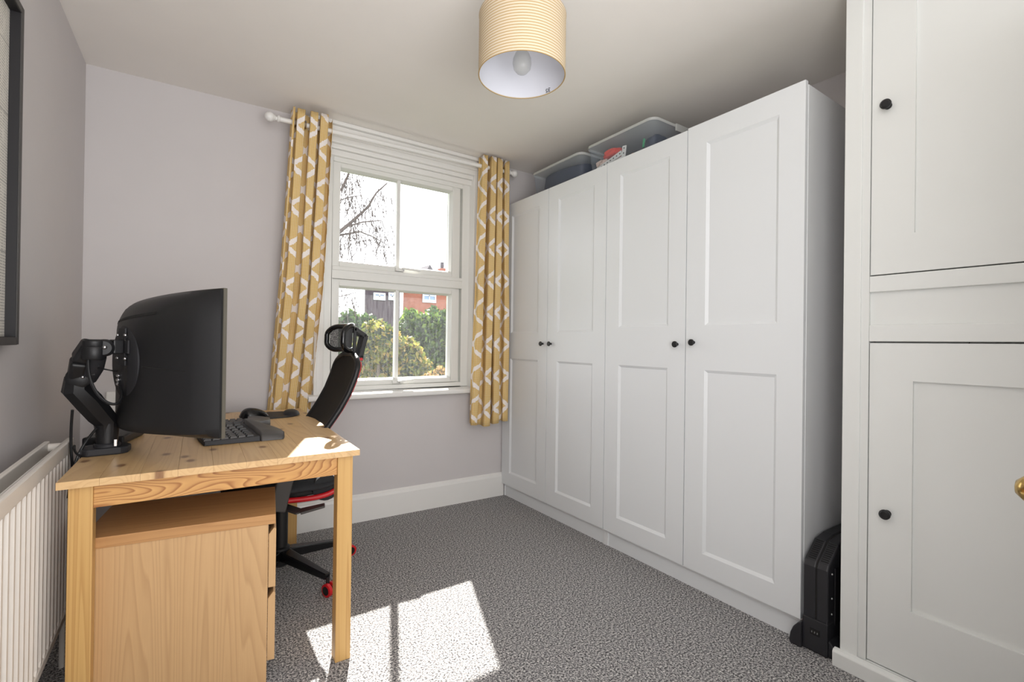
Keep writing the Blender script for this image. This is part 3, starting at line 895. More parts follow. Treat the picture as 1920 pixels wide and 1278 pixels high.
# side walls joining the back shell to the screen plane
rim = []
for i in range(NU + 1): rim.append((i / NU, 0))
for j in range(1, NV + 1): rim.append((1, j / NV))
for i in range(NU - 1, -1, -1): rim.append((i / NU, 1))
for j in range(NV - 1, 0, -1): rim.append((0, j / NV))
vs = [back(a_, b_) for a_, b_ in rim] + [msurf(a_, b_, 0) for a_, b_ in rim]
n = len(rim)
bk.add(vs, [(i, (i + 1) % n, n + (i + 1) % n, n + i) for i in range(n)])
bk.build('rear_shell', M['black'], mon, True)
# silver bezel strip around the screen and the screen itself
bz = MB()
def strip(u0, u1, v0, v1, o0, o1, nn=24):
    g = []
    for (uu0, uu1) in [(u0 + (u1 - u0) * i / nn, u0 + (u1 - u0) * (i + 1) / nn) for i in range(nn)]:
        vs = [msurf(uu0, v0, o0), msurf(uu1, v0, o0), msurf(uu1, v1, o0), msurf(uu0, v1, o0), msurf(uu0, v0, o1), msurf(uu1, v0, o1), msurf(uu1, v1, o1), msurf(uu0, v1, o1)]
        bz.add(vs, [(0, 1, 2, 3), (7, 6, 5, 4), (0, 4, 5, 1), (3, 2, 6, 7), (1, 5, 6, 2), (0, 3, 7, 4)])
strip(-.004, .010, -.006, 1.006, -.012, .0, 1); strip(.990, 1.004, -.006, 1.006, -.012, .0, 1)
strip(.010, .990, -.006, .03, -.012, .0); strip(.010, .990, .985, 1.006, -.012, .0)
bz.build('bezel', M['silver'], mon)
MB().grid(lambda a_, b_: msurf(.010 + .98 * a_, .03 + .955 * b_, -.006), 30, 2).build('screen', M['black_gloss'], mon, True)
# slit along the top and crease on the back
def ribbon(uv0, uv1, h0, h1, dep):
    mb = MB(); nn = 20
    for i in range(nn):
        ps = []
        for t_ in (i / nn, (i + 1) / nn):
            uu = uv0[0] + (uv1[0] - uv0[0]) * t_; vv_ = uv0[1] + (uv1[1] - uv0[1]) * t_
            hh = h0 + (h1 - h0) * t_
            for dv in (-hh, hh):
                q = back(uu, vv_ + dv); nrm = mnorm(uu); ps.append(q + Vector((nrm.x, nrm.y, 0)) * dep)
        mb.add(ps, [(0, 2, 3, 1)])
    return mb
ribbon((.30, .852), (.93, .815), .0095, .008, .0012).build('vent_slit', M['dark'], mon)
ribbon((.13, .455), (.36, .49), .003, .006, .0012).build('back_crease', M['dark'], mon)
# round mounting recess
uc, vc = .545, .515
cc = mchord(uc); nn_ = mnorm(uc); N3 = Vector((nn_.x, nn_.y, 0)); T3 = Vector((-nn_.y, nn_.x, 0)); Z3 = Vector((0, 0, 1))
cc3 = Vector((cc.x, cc.y, MZ0 + (MZ1 - MZ0) * vc - .010))
def disc(c, r, o0, o1, n=40, inner=0):
    mb = MB(); vs = []
    for k in range(n):
        a_ = 2 * PI * k / n; d = T3 * math.cos(a_) + Z3 * math.sin(a_)
        vs += [c + d * r + N3 * o0, c + d * r + N3 * o1, c + d * (r - .006) + N3 * (o1 + .004), c + d * inner + N3 * (o1 + (.004 if not inner else .004))]
    fs = []
    for k in range(n):
        k2 = (k + 1) % n
        for i in range(3): fs.append((k * 4 + i, k2 * 4 + i, k2 * 4 + i + 1, k * 4 + i + 1))
    return mb.add(vs, fs)
disc(cc3, .115, .05, .0765).build('mount_hub', M['black_soft'], mon, True)
for zz in (-.045, -.058, -.070):
    MB().ball(cc3 + N3 * .0835 - T3 * .035 + Z3 * (zz - .0), .006, n=8, m=6).build('port', M['steel'], mon, True)
HB = .0810     # outer face of the hub along N3
vp = cc3 + N3 * HB + Z3 * .046

# ================================================================== MONITOR ARM
arm = thing('monitor_stand', (-.22, 1.99, DZ), 'black jointed monitor stand clamped to the desk edge by the radiator', 'monitor stand')
def plate(c, hw, hh, o0, o1):
    mb = MB(); vs = []
    for o_ in (o0, o1):
        for a_, b_ in ((-hw, -hh), (hw, -hh), (hw, hh), (-hw, hh)): vs.append(c + T3 * a_ + Z3 * b_ + N3 * o_)
    return mb.add(vs, [(3, 2, 1, 0), (4, 5, 6, 7), (0, 1, 5, 4), (1, 2, 6, 5), (2, 3, 7, 6), (3, 0, 4, 7)])
pl = plate(vp, .030, .057, 0, .005)
pl.add([v for v in plate(vp + Z3 * 0, .0575, .020, 0, .005).v], [(3, 2, 1, 0), (4, 5, 6, 7), (0, 1, 5, 4), (1, 2, 6, 5), (2, 3, 7, 6), (3, 0, 4, 7)])
for sx in (-1, 1):
    for sz in (-1, 1): pl.bar(vp + T3 * sx * .02 + Z3 * sz * .02 + N3 * .002, vp + T3 * sx * .036 + Z3 * sz * .036 + N3 * .002, .016, .004, up=N3)
po = pl.build('vesa_plate', M['black_soft'], arm, bevel=.001)
for sx in (-1, 1):
    for sz in (-1, 1):
        c_ = vp + T3 * sx * .0355 + Z3 * sz * .0355 + N3 * .005
        MB().ball(c_, .0048, n=10, m=6).build('screw', M['steel'], po, True)
kn = vp + N3 * .030 + Vector((0, -.004, 0))
# tilt block and knuckle
MB().bar(vp + N3 * .003, kn, .034, .044).build('tilt_block', M['black'], arm, bevel=.004)
hd_ = Vector((-.226, 1.865, 1.047))
kk = kn.lerp(hd_, .40)
MB().lathe([(0, -.024), (.020, -.024), (.026, -.018), (.026, .018), (.020, .024), (0, .024)], kk, 'y', 24).build('tilt_knuckle', M['black'], arm, True)
MB().ball(kk + Vector((.004, -.026, .002)), .006, n=10, m=6).build('hex_bolt', M['steel'], arm, True)
MB().bar(kk, hd_, .030, .030).build('head_link', M['black'], arm, bevel=.006)
MB().lathe([(0, -.030), (.026, -.030), (.029, -.026), (.029, .004), (.027, .008), (.029, .012), (.029, .024), (.024, .030), (0, .030)], hd_, 'z', 28).build('head_joint', M['black'], arm, True)
el = Vector((-.264, 1.925, .958))     # elbow
sh = Vector((-.212, 1.990, .800))     # shoulder top of the post
# upper arm: tapering twin-cover gas arm
ua = MB().bar(hd_ + Vector((-.010, .002, .022)), hd_.lerp(el, .5) + Vector((-.016, 0, .012)), .046, .034, up=(1, 0, .3), w2=.052, h2=.044)
ua.bar(hd_.lerp(el, .5) + Vector((-.016, 0, .012)), el + Vector((-.012, 0, .000)), .052, .044, up=(1, 0, .3), w2=.050, h2=.036)
ua.build('upper_cover', M['black'], arm, bevel=.010, seg=4)
MB().tube([hd_ + Vector((.010, .004, -.022)), hd_.lerp(el, .5) + Vector((.017, .0, -.010)), el + Vector((.017, 0, -.004))], [.020, .024, .022], 12, flat=.8).build('lower_cover', M['black_soft'], arm, True)
for k in range(4):
    p = hd_.lerp(el, .45 + .1 * k) + Vector((.020, -.018, -.008))
    MB().box(p.x - .009, p.y - .004, p.z - .003, p.x + .009, p.y + .002, p.z + .003).build('cable_clip', M['black'], arm, bevel=.001)
MB().lathe([(0, -.030), (.022, -.030), (.031, -.024), (.031, .024), (.022, .030), (0, .030)], el + Vector((0, 0, .004)), 'y', 26).build('elbow_joint', M['black'], arm, True)
MB().ball(el + Vector((.010, -.031, .006)), .005, n=10, m=6).build('hex_bolt', M['steel'], arm, True)
la = MB().tube([el + Vector((-.008, 0, .005)), el + Vector((-.010, .002, -.030)), el.lerp(sh, .4) + Vector((-.006, 0, -.006)), el.lerp(sh, .75) + Vector((0, 0, .004)), sh + Vector((.004, 0, .015)), sh + Vector((.006, 0, -.030))], [.028, .035, .038, .036, .034, .029], 8)
la.build('lower_arm', M['black'], arm, True)
MB().tube([sh + Vector((.006, 0, .010)), Vector((sh.x + .006, sh.y, .735))], [.031, .027], 20).build('post', M['black'], arm, True)
MB().lathe([(.034, 0), (.034, .008), (.030, .012)], (sh.x + .006, sh.y, .736), 'z', 24).build('post_collar', M['black_soft'], arm, True)
MB().box(sh.x + .026, sh.y - .034, .738, sh.x + .034, sh.y - .026, .760).build('release_tab', M['chrome'], arm, bevel=.001)
b_ = MB().prism([(-.262, 1.955), (-.250, 1.945), (-.168, 1.950), (-.150, 1.965), (-.146, 2.005), (-.160, 2.040), (-.262, 2.040)], 'z', DZ, .736)
b_.build('clamp_base', M['black_soft'], arm, bevel=.005)
MB().box(-.268, 1.965, .640, -.258, 2.035, .735).build('clamp_bracket', M['black_soft'], arm, bevel=.002)
MB().box(-.262, 1.965, .640, -.215, 2.035, .648).build('clamp_jaw', M['black_soft'], arm, bevel=.002)
# black box behind the base
hub = thing('docking_box', (-.205, 2.22, DZ), 'flat black box lying on the desk behind the monitor arm base', 'box')
XFh = Matrix.Translation(Vector((-.205, 2.22, DZ))) @ Matrix.Rotation(R(-14), 4, 'Z')
MB(XFh).box(-.062, -.095, .001, .055, .10, .030).build('casing', M['black'], hub, bevel=.006, seg=3)
MB(XFh).box(-.030, -.0965, .010, .020, -.0945, .018).build('port', M['dark'], hub)
# cables
def cable(lab, pts, r, mat='black', name='cable', group='cables behind the desk'):
    m = MB().tube(pts, r, 8)
    o = m.build(name, M[mat], None, True, label=lab, cat='cable', group=group)
    return o
cable('black cable looping from the back of the monitor to its arm', bez(ray(165, 668, 1.86), ray(158, 770, 1.86), ray(262, 790, 1.80), cc3 + N3 * .0835 - T3 * .060 + Z3 * -.045, 24), .0042)
cable('thin black cable running straight from the arm to the monitor hub', bez(ray(184, 690, 1.87), ray(200, 692, 1.85), ray(225, 698, 1.83), cc3 + N3 * .0835 - T3 * .055 + Z3 * -.030, 14), .0022)
cable('black cable hanging from the elbow of the arm down past the desk edge', bez((-.286, 1.965, .86), (-.295, 1.99, .76), (-.292, 1.99, .70), (-.278, 2.0, .60), 16), .0038)
cable('black cable crossing behind the arm post down beside the radiator', bez((-.228, 1.965, .80), (-.27, 1.98, .74), (-.285, 1.97, .70), (-.287, 1.93, .60), 16), .0040)
cable('short black cable crossing the others at the clamp', bez((-.288, 2.02, .74), (-.285, 1.985, .73), (-.275, 1.97, .716), (-.257, 1.950, .7175), 10), .0034)

# ================================================================== KEYBOARD, MOUSE MAT, MOUSE
kb = thing('keyboard', (.20, 2.18, DZ), 'black curved ergonomic keyboard with padded palm rest behind the monitor edge', 'keyboard')
KY0, KY1 = 1.945, 2.41
def khump(y): 
    t_ = (y - (KY0 + KY1) / 2) / ((KY1 - KY0) / 2)
    return .018 + .016 * math.exp(-(t_ / .38) ** 2)
def kedge(y):   # boundary between keys and palm rest
    t_ = (y - (KY0 + KY1) / 2) / ((KY1 - KY0) / 2)
    return .213 - .022 * math.exp(-(t_ / .35) ** 2) + .010 * (t_ ** 2)
def kbody(u, v):
    y = KY0 + (KY1 - KY0) * u
    t_ = 2 * u - 1
    xl_ = .035 + .02 * t_ * t_; xr_ = kedge(y) + .004
    x = xl_ + (xr_ - xl_) * v
    z = DZ + khump(y) * (.82 + .22 * v)
    if u <= 0 or u >= 1 or v <= 0 or v >= 1: z = DZ + .002
    return Vector((x, y, z))
def kgrid(fn, nu, nv):
    us = [0] + [.006 + .988 * i / nu for i in range(nu + 1)] + [1]
    vs = [0] + [.012 + .976 * j / nv for j in range(nv + 1)] + [1]
    P_ = [fn(a_, b_) for b_ in vs for a_ in us]; n_ = len(us)
    F_ = [(j * n_ + i, j * n_ + i + 1, (j + 1) * n_ + i + 1, (j + 1) * n_ + i) for j in range(len(vs) - 1) for i in range(n_ - 1)]
    return MB().add(P_, F_)
kgrid(kbody, 36, 8).build('base', M['black_soft'], kb, True)
def prest(u, v):
    y = KY0 - .004 + (KY1 - KY0 + .008) * u
    t_ = 2 * u - 1
    x0_ = kedge(y) + .005; ww = .088 - .030 * math.exp(-(t_ / .28) ** 2) - .014 * max(0, abs(t_) - .82) / .18
    x = x0_ + ww * v
    h_ = (khump(y) + .016) * (1 - .40 * v ** 2.6) * (1 - .45 * (max(0, abs(t_) - .78) / .22) ** 2)
    z = DZ + h_
    if u <= 0 or u >= 1 or v <= 0 or v >= 1: z = DZ + .001
    return Vector((x, y, z))
kgrid(prest, 36, 12).build('palm_rest', M['char'], kb, 'all')
keyme = None
for rrow in range(6):
    for c_ in range(15):
        y = KY0 + .014 + (KY1 - KY0 - .046) * c_ / 14
        t_ = (y + .012 - (KY0 + KY1) / 2) / ((KY1 - KY0) / 2)
        if abs(t_) < .09: continue
        xr_ = kedge(y + .012) - .014 - .0262 * rrow
        zz = DZ + khump(y + .012) * (.84 + .2 * (1 - rrow / 6)) + .0015
        m = MB().box(xr_ - .0225, y, zz - .004, xr_, y + .0245, zz + .004)
        # shrink the top face
        cx_, cy_ = xr_ - .01125, y + .01225
        for i_ in range(4, 8):
            p = m.v[i_]; m.v[i_] = Vector((cx_ + (p.x - cx_) * .82, cy_ + (p.y - cy_) * .82, p.z))
        m.build('key', M['char'] if rrow else M['black'], kb)
mm = thing('mouse_mat', (.36, 2.55, DZ), 'black mouse mat with gel wrist cushion near the curtain', 'mouse mat')
XFm = Matrix.Translation(Vector((.335, 2.575, DZ))) @ Matrix.Rotation(R(2), 4, 'Z')
pts = []
for k in range(40):
    a_ = 2 * PI * k / 40
    pts.append((.125 * math.copysign(abs(math.cos(a_)) ** .6, math.cos(a_)), .105 * math.copysign(abs(math.sin(a_)) ** .7, math.sin(a_))))
MB(XFm).prism(pts, 'z', .0005, .005).build('pad', M['black_soft'], mm, bevel=.001)
def cush(u, v):
    a_ = 2 * PI * u; r_ = v
    rx_, ry_ = .036, .070
    return Vector((.098 + rx_ * r_ * math.cos(a_), -.012 + ry_ * r_ * math.sin(a_), .0048 + .021 * math.sqrt(max(0, 1 - r_ ** 2.4))))
MB(XFm).grid(cush, 32, 10).build('wrist_cushion', M['black_soft'], mm, 'all')
ms = thing('mouse', (.28, 2.55, DZ), 'tall black ergonomic mouse on the mouse mat', 'mouse')
XFs = Matrix.Translation(Vector((.268, 2.535, DZ + .0058))) @ Matrix.Rotation(R(4), 4, 'Z')
def msh(u, v):
    a_ = 2 * PI * u
    r_ = math.sin(PI * v / 2) if v < 1 else 1
    x = .062 * r_ * math.cos(a_); y = .038 * r_ * math.sin(a_) * (1 - .18 * math.cos(a_))
    h_ = (1 - (r_) ** 2.3)
    z = .001 + .041 * max(0, h_) ** .62 * (1 - .25 * math.cos(a_) * r_) + .004 * math.sin(a_) * r_
    if v >= 1: z = 0
    return Vector((x - .006 * h_, y, z))
MB(XFs).grid(msh, 36, 16).build('shell', M['black_gloss'], ms, 'all')
MB(XFs).lathe([(0, -.003), (.008, -.003), (.010, 0), (.008, .003), (0, .003)], (-.032, .002, .030), 'y', 16).build('scroll_wheel', M['char'], ms, True)

# ================================================================== RADIATOR
RX = -.300
rad = thing('radiator', (RX, 1.4, .17), 'white ribbed double panel radiator on the left wall', 'radiator')
ry0, ry1 = .60, 2.085
zb_, zt_ = .208, .757
rm = MB(); pitch = .0425; ys = []; y = ry0
while y < ry1 - .02:
    for dy, dx in ((0, 0), (.010, 0), (.018, -.009), (.032, -.009)): ys.append((y + dy, dx))
    y += pitch
ys = [(a_, b2_) for a_, b2_ in ys if a_ < ry1 - .012] + [(ry1 - .008, 0), (ry1, 0)]
vs = []; fs = []
rows = [(zb_ + .022, 0), (zb_ + .034, 1), (zt_ - .050, 1), (zt_ - .038, 0)]
for z, k in rows:
    for yy, dx in ys: vs.append((RX - .001 + dx * k, yy, z))
n = len(ys)
for j in range(3):
    for i in range(n - 1): fs.append((j * n + i, j * n + i + 1, (j + 1) * n + i + 1, (j + 1) * n + i))
rm.add(vs, fs)
rm.build('ribbed_panel', M['rad'], rad, solid=.0012)
MB().box(RX - .014, ry0, zt_ - .040, RX + .0015, ry1, zt_).box(RX - .014, ry0, zb_, RX + .0015, ry1, zb_ + .024).build('header_rail', M['rad'], rad, bevel=.003)
MB().box(RX - .014, ry0, zb_, RX - .010, ry1, zt_).build('front_panel_back', M['rad'], rad)
MB().box(-.366, ry0 + .01, zb_, -.352, ry1 - .02, zt_ - .003).build('rear_panel', M['rad'], rad, bevel=.003)
MB().tube([(-.352, ry1 - .035, zt_ - .022), (RX - .012, ry1 - .035, zt_ - .022)], .013, 12).tube([(-.352, ry1 - .035, zb_ + .03), (RX - .012, ry1 - .035, zb_ + .03)], .013, 12).build('connector', M['rad'], rad, True)
fn = MB()
for i in range(34):
    y = ry0 + .03 + i * .042
    fn.box(-.3515, y, zb_ + .05, -.316, y + .0012, zt_ - .05)
fn.build('convector_fins', M['rad'], rad, kind='stuff')
for y in (.9, 1.8):
    MB().box(-.447 if y < 1 else -.4245, y - .015, .5, -.366, y + .015, .53).build('wall_bracket', M['rad'], rad)
MB().tube([(-.325, 2.085, .21), (-.325, 2.115, .21), (-.325, 2.12, .20), (-.325, 2.12, 0)], .0075, 10).lathe([(.014, 0), (.018, .004), (.018, .045), (.014, .05), (0, .05)], (-.325, 2.115, .21), 'z', 14).build('valve', M['rad'], rad, True)

# white socket box and lead on the window wall, behind the monitor
sk = thing('wall_socket', (-.28, wy(-.28) - .012, .75), 'small white socket box on the wall behind the monitor', 'socket')
yw_ = wy(-.28)
MB().box(-.306, yw_ - .028, .66, -.225, yw_ - .0005, .83).build('back_box', M['gloss'], sk, bevel=.004)
MB().box(-.300, yw_ - .032, .70, -.231, yw_ - .026, .79).build('face_plate', M['gloss'], sk, bevel=.002)
for z in (.73, .765):
    MB().ball((-.290, yw_ - .032, z), .003, n=8, m=6).build('screw', M['steel'], sk, True)

# ================================================================== PICTURE
pf = thing('framed_print', (-.40, 1.4, 1.5), 'dark framed print of fine text on the left wall above the radiator', 'picture')
fx1 = -.390; fx0 = -.418
fy1, fy0, fz0, fz1 = 1.893, 1.10, 1.060, 2.005
XFp = Matrix.Translation(Vector((-.4045, 1.893, 0))) @ Matrix.Rotation(R(-1.27), 4, 'Z') @ Matrix.Translation(Vector((.4045, -1.893, 0)))
m = MB(XFp).frame('x', fx0, fx1, fy0, fz0, fy1, fz1, .020)
m.build('frame', M['frame_grey'], pf, bevel=.001)
MB(XFp).frame('x', fx0 + .001, fx1 - .0025, fy0 + .018, fz0 + .018, fy1 - .018, fz1 - .018, .004).build('rebate', M['frame_black'], pf)
MB(XFp).box(fx0 + .0005, fy0 + .018, fz0 + .018, fx0 + .004, fy1 - .018, fz1 - .018).build('print', M['poster'], pf)

# ================================================================== CEILING LAMP
lp = thing('pendant_lamp', (.95, 1.335, CEIL), 'cream drum lampshade with fine ochre rings hanging from the ceiling', 'lamp')
LC = (.944, 1.343); LR = .1495; LZ0, LZ1 = 2.003, 2.203
sh_ = MB(); sh_.lathe([(LR, LZ0), (LR, LZ0 + .004), (LR, LZ1 - .004), (LR, LZ1)], (LC[0], LC[1], 0), 'z', 72)
sh_.build('shade', M['shade'], lp, 'all')
MB().lathe([(LR - .0018, LZ0 + .0005), (LR - .0018, LZ1 - .0005)], (LC[0], LC[1], 0), 'z', 72).build('shade_lining', M['shade_in'], lp, 'all')
for z in (LZ0, LZ1):
    MB().tube([(LC[0] + (LR - .001) * math.cos(2 * PI * k / 64), LC[1] + (LR - .001) * math.sin(2 * PI * k / 64), z) for k in range(64)], .0022, 6, closed=True).build('rim', M['shade'], lp, True)
sp_ = MB()
zs = LZ1 - .03
for k in range(3):
    a_ = 2 * PI * k / 3 + .5
    sp_.tube([(LC[0] + .02 * math.cos(a_), LC[1] + .02 * math.sin(a_), zs), (LC[0] + (LR - .012) * math.cos(a_), LC[1] + (LR - .012) * math.sin(a_), zs), (LC[0] + (LR - .003) * math.cos(a_), LC[1] + (LR - .003) * math.sin(a_), LZ1)], .0018, 6)
sp_.tube([(LC[0] + .021 * math.cos(2 * PI * k / 24), LC[1] + .021 * math.sin(2 * PI * k / 24), zs) for k in range(24)], .003, 6, closed=True)
sp_.build('spider', M['gloss'], lp, True)
MB().lathe([(0, .075), (.012, .075), (.018, .06), (.021, .03), (.021, 0), (.016, -.005), (0, -.005)], (LC[0], LC[1], zs - .045), 'z', 20).build('lamp_holder', M['gloss'], lp, True)
MB().lathe([(.013, .050), (.014, .035), (.024, .020), (.031, .002), (.0325, -.014), (.029, -.032), (.018, -.045), (0, -.049)], (LC[0], LC[1], 2.060), 'z', 24).build('bulb', M['bulb'], lp, 'all')
MB().tube([(LC[0], LC[1], zs + .04), (LC[0], LC[1], CEIL - .01)], .0035, 8).build('flex', M['gloss'], lp, True)
MB().lathe([(.045, 0), (.043, -.018), (.020, -.030), (0, -.030)], (LC[0], LC[1], CEIL), 'z', 24).build('ceiling_rose', M['gloss'], lp, True)
# small printed mark inside the shade
mk = MB()
aa = math.atan2(-1.337, -.952) + R(28) 
def onsh(s_, z): 
    a_ = AM + s_ / LR
    return Vector((LC[0] + (LR - .0026) * math.cos(a_), LC[1] + (LR - .0026) * math.sin(a_), z))
AM = R(13)
for pts in ([(-.008, .016), (-.002, .018), (.000, .013), (-.006, .011), (.001, .009), (-.001, .004), (-.008, .005)], [(.004, .016), (.010, .017), (.011, .012), (.005, .008), (.004, .005), (.011, .005)]):
    mk.tube([onsh(a_, LZ0 + b_) for a_, b_ in pts], .0011, 5)
mk.build('printed_mark', M['dark'], lp)

# ================================================================== OFFICE CHAIR
ch = thing('office_chair', (.368, 2.40, 0), 'black mesh office chair with red trim and headrest at the desk', 'chair')
HX, HY = .368, 2.40
a0_ = R(-63.5)
for k in range(5):
    a_ = a0_ + k * 2 * PI / 5
    d = Vector((math.cos(a_), math.sin(a_), 0)); c0 = Vector((HX, HY, 0))
    lg = MB().bar(c0 + d * .030 + Vector((0, 0, .105)), c0 + d * .318 + Vector((0, 0, .078)), .052, .046, w2=.028, h2=.026)
    lo = lg.build('leg', M['black_gloss'], ch, bevel=.005)
    MB().tube([c0 + d * .318 + Vector((0, 0, .075)), c0 + d * .318 + Vector((0, 0, .045))], .008, 10).build('caster_stem', M['black'], lo, True)
    pr = Vector((-d.y, d.x, 0)); cw = c0 + d * .330 + Vector((0, 0, .0275))
    for sgn in (-1, 1):
        w = MB(); nn = 20; vs = []
        for kk_ in range(nn):
            t_ = 2 * PI * kk_ / nn; q = d * math.cos(t_) + Vector((0, 0, 1)) * math.sin(t_)
            for rr, oo in ((.0185, .004), (.0275, .006), (.0275, .019), (.0185, .021)): vs.append(cw + q * rr + pr * sgn * oo)
        fs = []
        for kk_ in range(nn):
            k2 = (kk_ + 1) % nn
            for i in range(3): fs.append((kk_ * 4 + i, k2 * 4 + i, k2 * 4 + i + 1, kk_ * 4 + i + 1))
        w.add(vs, fs).build('caster_wheel', M['red'], lo, True)
        w = MB(); vs = []
        for oo in (.005, .0205):
            for kk_ in range(nn):
                t_ = 2 * PI * kk_ / nn; q = d * math.cos(t_) + Vector((0, 0, 1)) * math.sin(t_); vs.append(cw + q * .0186 + pr * sgn * oo)
        fs = [tuple(range(nn)), tuple(range(nn, 2 * nn))[::-1]] + [(i, (i + 1) % nn, nn + (i + 1) % nn, nn + i) for i in range(nn)]
        w.add(vs, fs).build('wheel_hub', M['black'], lo, True)
MB().lathe([(0, .052), (.030, .052), (.040, .062), (.044, .10), (.040, .135), (.032, .140), (0, .140)], (HX, HY, 0), 'z', 28).build('base_hub', M['black'], ch, True)
MB().lathe([(.030, .13), (.030, .31), (.026, .315), (.018, .317), (.018, .375), (0, .375)], (HX, HY, 0), 'z', 24).build('gas_lift', M['black'], ch, True)
# mechanism
MB().box(HX - .12, HY - .10, .375, HX + .10, HY + .10, .405).build('tilt_mechanism', M['black'], ch, bevel=.01)
lv = MB().bar((HX - .06, HY - .10, .378), (HX + .03, HY - .30, .376), .050, .007)
lv.bar((HX + .03, HY - .29, .377), (HX + .12, HY - .31, .392), .060, .010, w2=.040)
lv.build('lever', M['char'], ch, bevel=.003)
BY = 2.302
# seat cushion
def seat(u, v):
    x = HX - .24 + .46 * u; y = HY - .245 + .49 * v
    eu = min(u, 1 - u) * 2; ev = min(v, 1 - v) * 2
    e = min(1, (1 - (1 - eu) ** 4)) * min(1, (1 - (1 - ev) ** 4))
    z = .445 + .045 * e + .030 * max(0, (u - .75) / .25) ** 2
    cxr = 1 - .10 * (1 - ev) ** 4 if False else 1
    return Vector((x, HY + (y - HY) * (1 - .07 * abs(2 * u - 1) ** 4), z))
MB().grid(seat, 24, 24).build('seat', M['seat_fab'], ch, 'all', solid=.012)
MB().box(HX - .20, HY - .20, .405, HX + .17, HY + .20, .452).build('seat_pan', M['black'], ch, bevel=.02, seg=3)
# red tubular frame around the rear of the seat, rising to the back
for sgn in (-1, 1):
    yy = HY + sgn * .235
    pts = bez((HX - .22, yy, .432), (HX + .02, yy, .415), (HX + .185, yy, .372), (HX + .215, yy, .470), 18)
    pts += bez((HX + .215, yy, .470), (HX + .222, yy, .54), (.52, BY + sgn * .18, .58), (.492, BY + sgn * .165, .66), 10)[1:]
    MB().tube(pts, .0115, 10).build('red_frame', M['red'], ch, True)
MB().tube([(HX + .145, HY - .225, .440), (HX + .145, HY + .225, .440)], .056, 22).build('lumbar_roll', M['seat_fab'], ch, True)
# armrest supports
for sgn in (-1, 1):
    yy = HY + sgn * .262
    ar = MB().bar((HX - .055, yy, .385), (HX - .005, yy, .60), .030, .062, up=(1, 0, 0), w2=.026)
    ar.bar((HX - .055, yy, .390), (HX - .04, HY + sgn * .10, .385), .05, .016)
    aro = ar.build('armrest_support', M['char'], ch, bevel=.005)
    MB().box(HX - .11, yy - .035, .600, HX + .10, yy + .035, .622).build('armrest_pad', M['black_soft'], ch, bevel=.009, seg=3)
# backrest: outline from its side view, dished towards the sitter (-x)
BK = [(.70, .505), (.74, .533), (.79, .565), (.85, .597), (.92, .624), (.98, .641), (1.015, .649)]
def bx(z):
    if z <= BK[0][0]: return BK[0][1] - (BK[0][0] - z) * .9
    for (za, xa_), (zb2, xb2) in zip(BK, BK[1:]):
        if z <= zb2: return xa_ + (xb2 - xa_) * (z - za) / (zb2 - za)
    return BK[-1][1]
ZB0, ZB1 = .56, 1.018
def bhw(t): # half width by height fraction
    w_ = .170 + .022 * math.sin(PI * min(1, t * .62))
    if t > .86: w_ *= math.sqrt(max(0, 1 - ((t - .86) / .14) ** 2 * .80))
    if t < .10: w_ *= math.sqrt(max(0, 1 - ((.10 - t) / .10) ** 2 * .6))
    return w_
def bsurf(u, v, off=0):
    z = ZB0 + (ZB1 - ZB0) * v; s_ = 2 * u - 1
    w_ = bhw(v)
    return Vector((bx(z) + off - .018 * (abs(s_) ** 2), BY + s_ * w_, z))
MB().grid(lambda u, v: bsurf(u, v), 26, 34).build('backrest', M['mesh_black'], ch, 'all', solid=.010)
out = []
for i in range(31): out.append(bsurf(0, i / 30, .004))
for i in range(1, 12): out.append(bsurf(i / 12, 1, .004))
for i in range(30, -1, -1): out.append(bsurf(1, i / 30, .004))
for i in range(11, 0, -1): out.append(bsurf(i / 12, 0, .004))
MB().tube(out, .0125, 10, closed=True).build('back_frame', M['black'], ch, True)
out2 = [p + Vector((.013, .004, 0)) for p in out[2:29]]
MB().tube(out2, .0045, 8).build('back_trim', M['red'], ch, True)
out2 = [p + Vector((.013, -.004, 0)) for p in out[44:70]]
MB().tube(out2, .0045, 8).build('back_trim', M['red'], ch, True)
# rear spine
MB().tube([(HX + .10, HY, .40), (HX + .17, BY + .02, .47), (bx(.60) + .035, BY + .03, .60), (bx(.8) + .022, BY + .03, .80), (bx(.98) + .016, BY + .02, .98)], [.02, .018, .014, .012, .010], 12).build('spine', M['black'], ch, True)
# headrest
HZ0, HZ1 = 1.035, 1.150
def hsurf(s_, z, off=0):
    t_ = s_ / .150
    return Vector((.655 - .052 * t_ * t_ - .022 * abs(t_) ** 4 + off - .25 * (1.09 - z) * .15, BY + .045 + s_ * 1.0, z + .006 * (1 - t_ * t_)))
MB().grid(lambda u, v: hsurf(-.140 + .28 * u, HZ0 + .010 + (HZ1 - HZ0 - .02) * v), 26, 6).build('headrest_mesh', M['mesh_grey'], ch, 'all')
loop = []
rr = .040
def rr_pt(a_, cx_, cz_): return (cx_ + rr * math.cos(a_), cz_ + rr * math.sin(a_))
for (cx_, cz_, a0q) in ((.110, HZ1 - rr, 0), (-.110, HZ1 - rr, PI / 2), (-.110, HZ0 + rr, PI), (.110, HZ0 + rr, 3 * PI / 2)):
    for k in range(7): loop.append(rr_pt(a0q + PI / 2 * k / 6, cx_, cz_))
dense = []
for i in range(len(loop)):
    a_, b_ = loop[i], loop[(i + 1) % len(loop)]
    n_ = max(1, int(math.hypot(a_[0] - b_[0], a_[1] - b_[1]) / .012))
    for k in range(n_): dense.append((a_[0] + (b_[0] - a_[0]) * k / n_, a_[1] + (b_[1] - a_[1]) * k / n_))
MB().tube([hsurf(a_, b_) for a_, b_ in dense], .0125, 10, closed=True).build('headrest_frame', M['black_gloss'], ch, True)
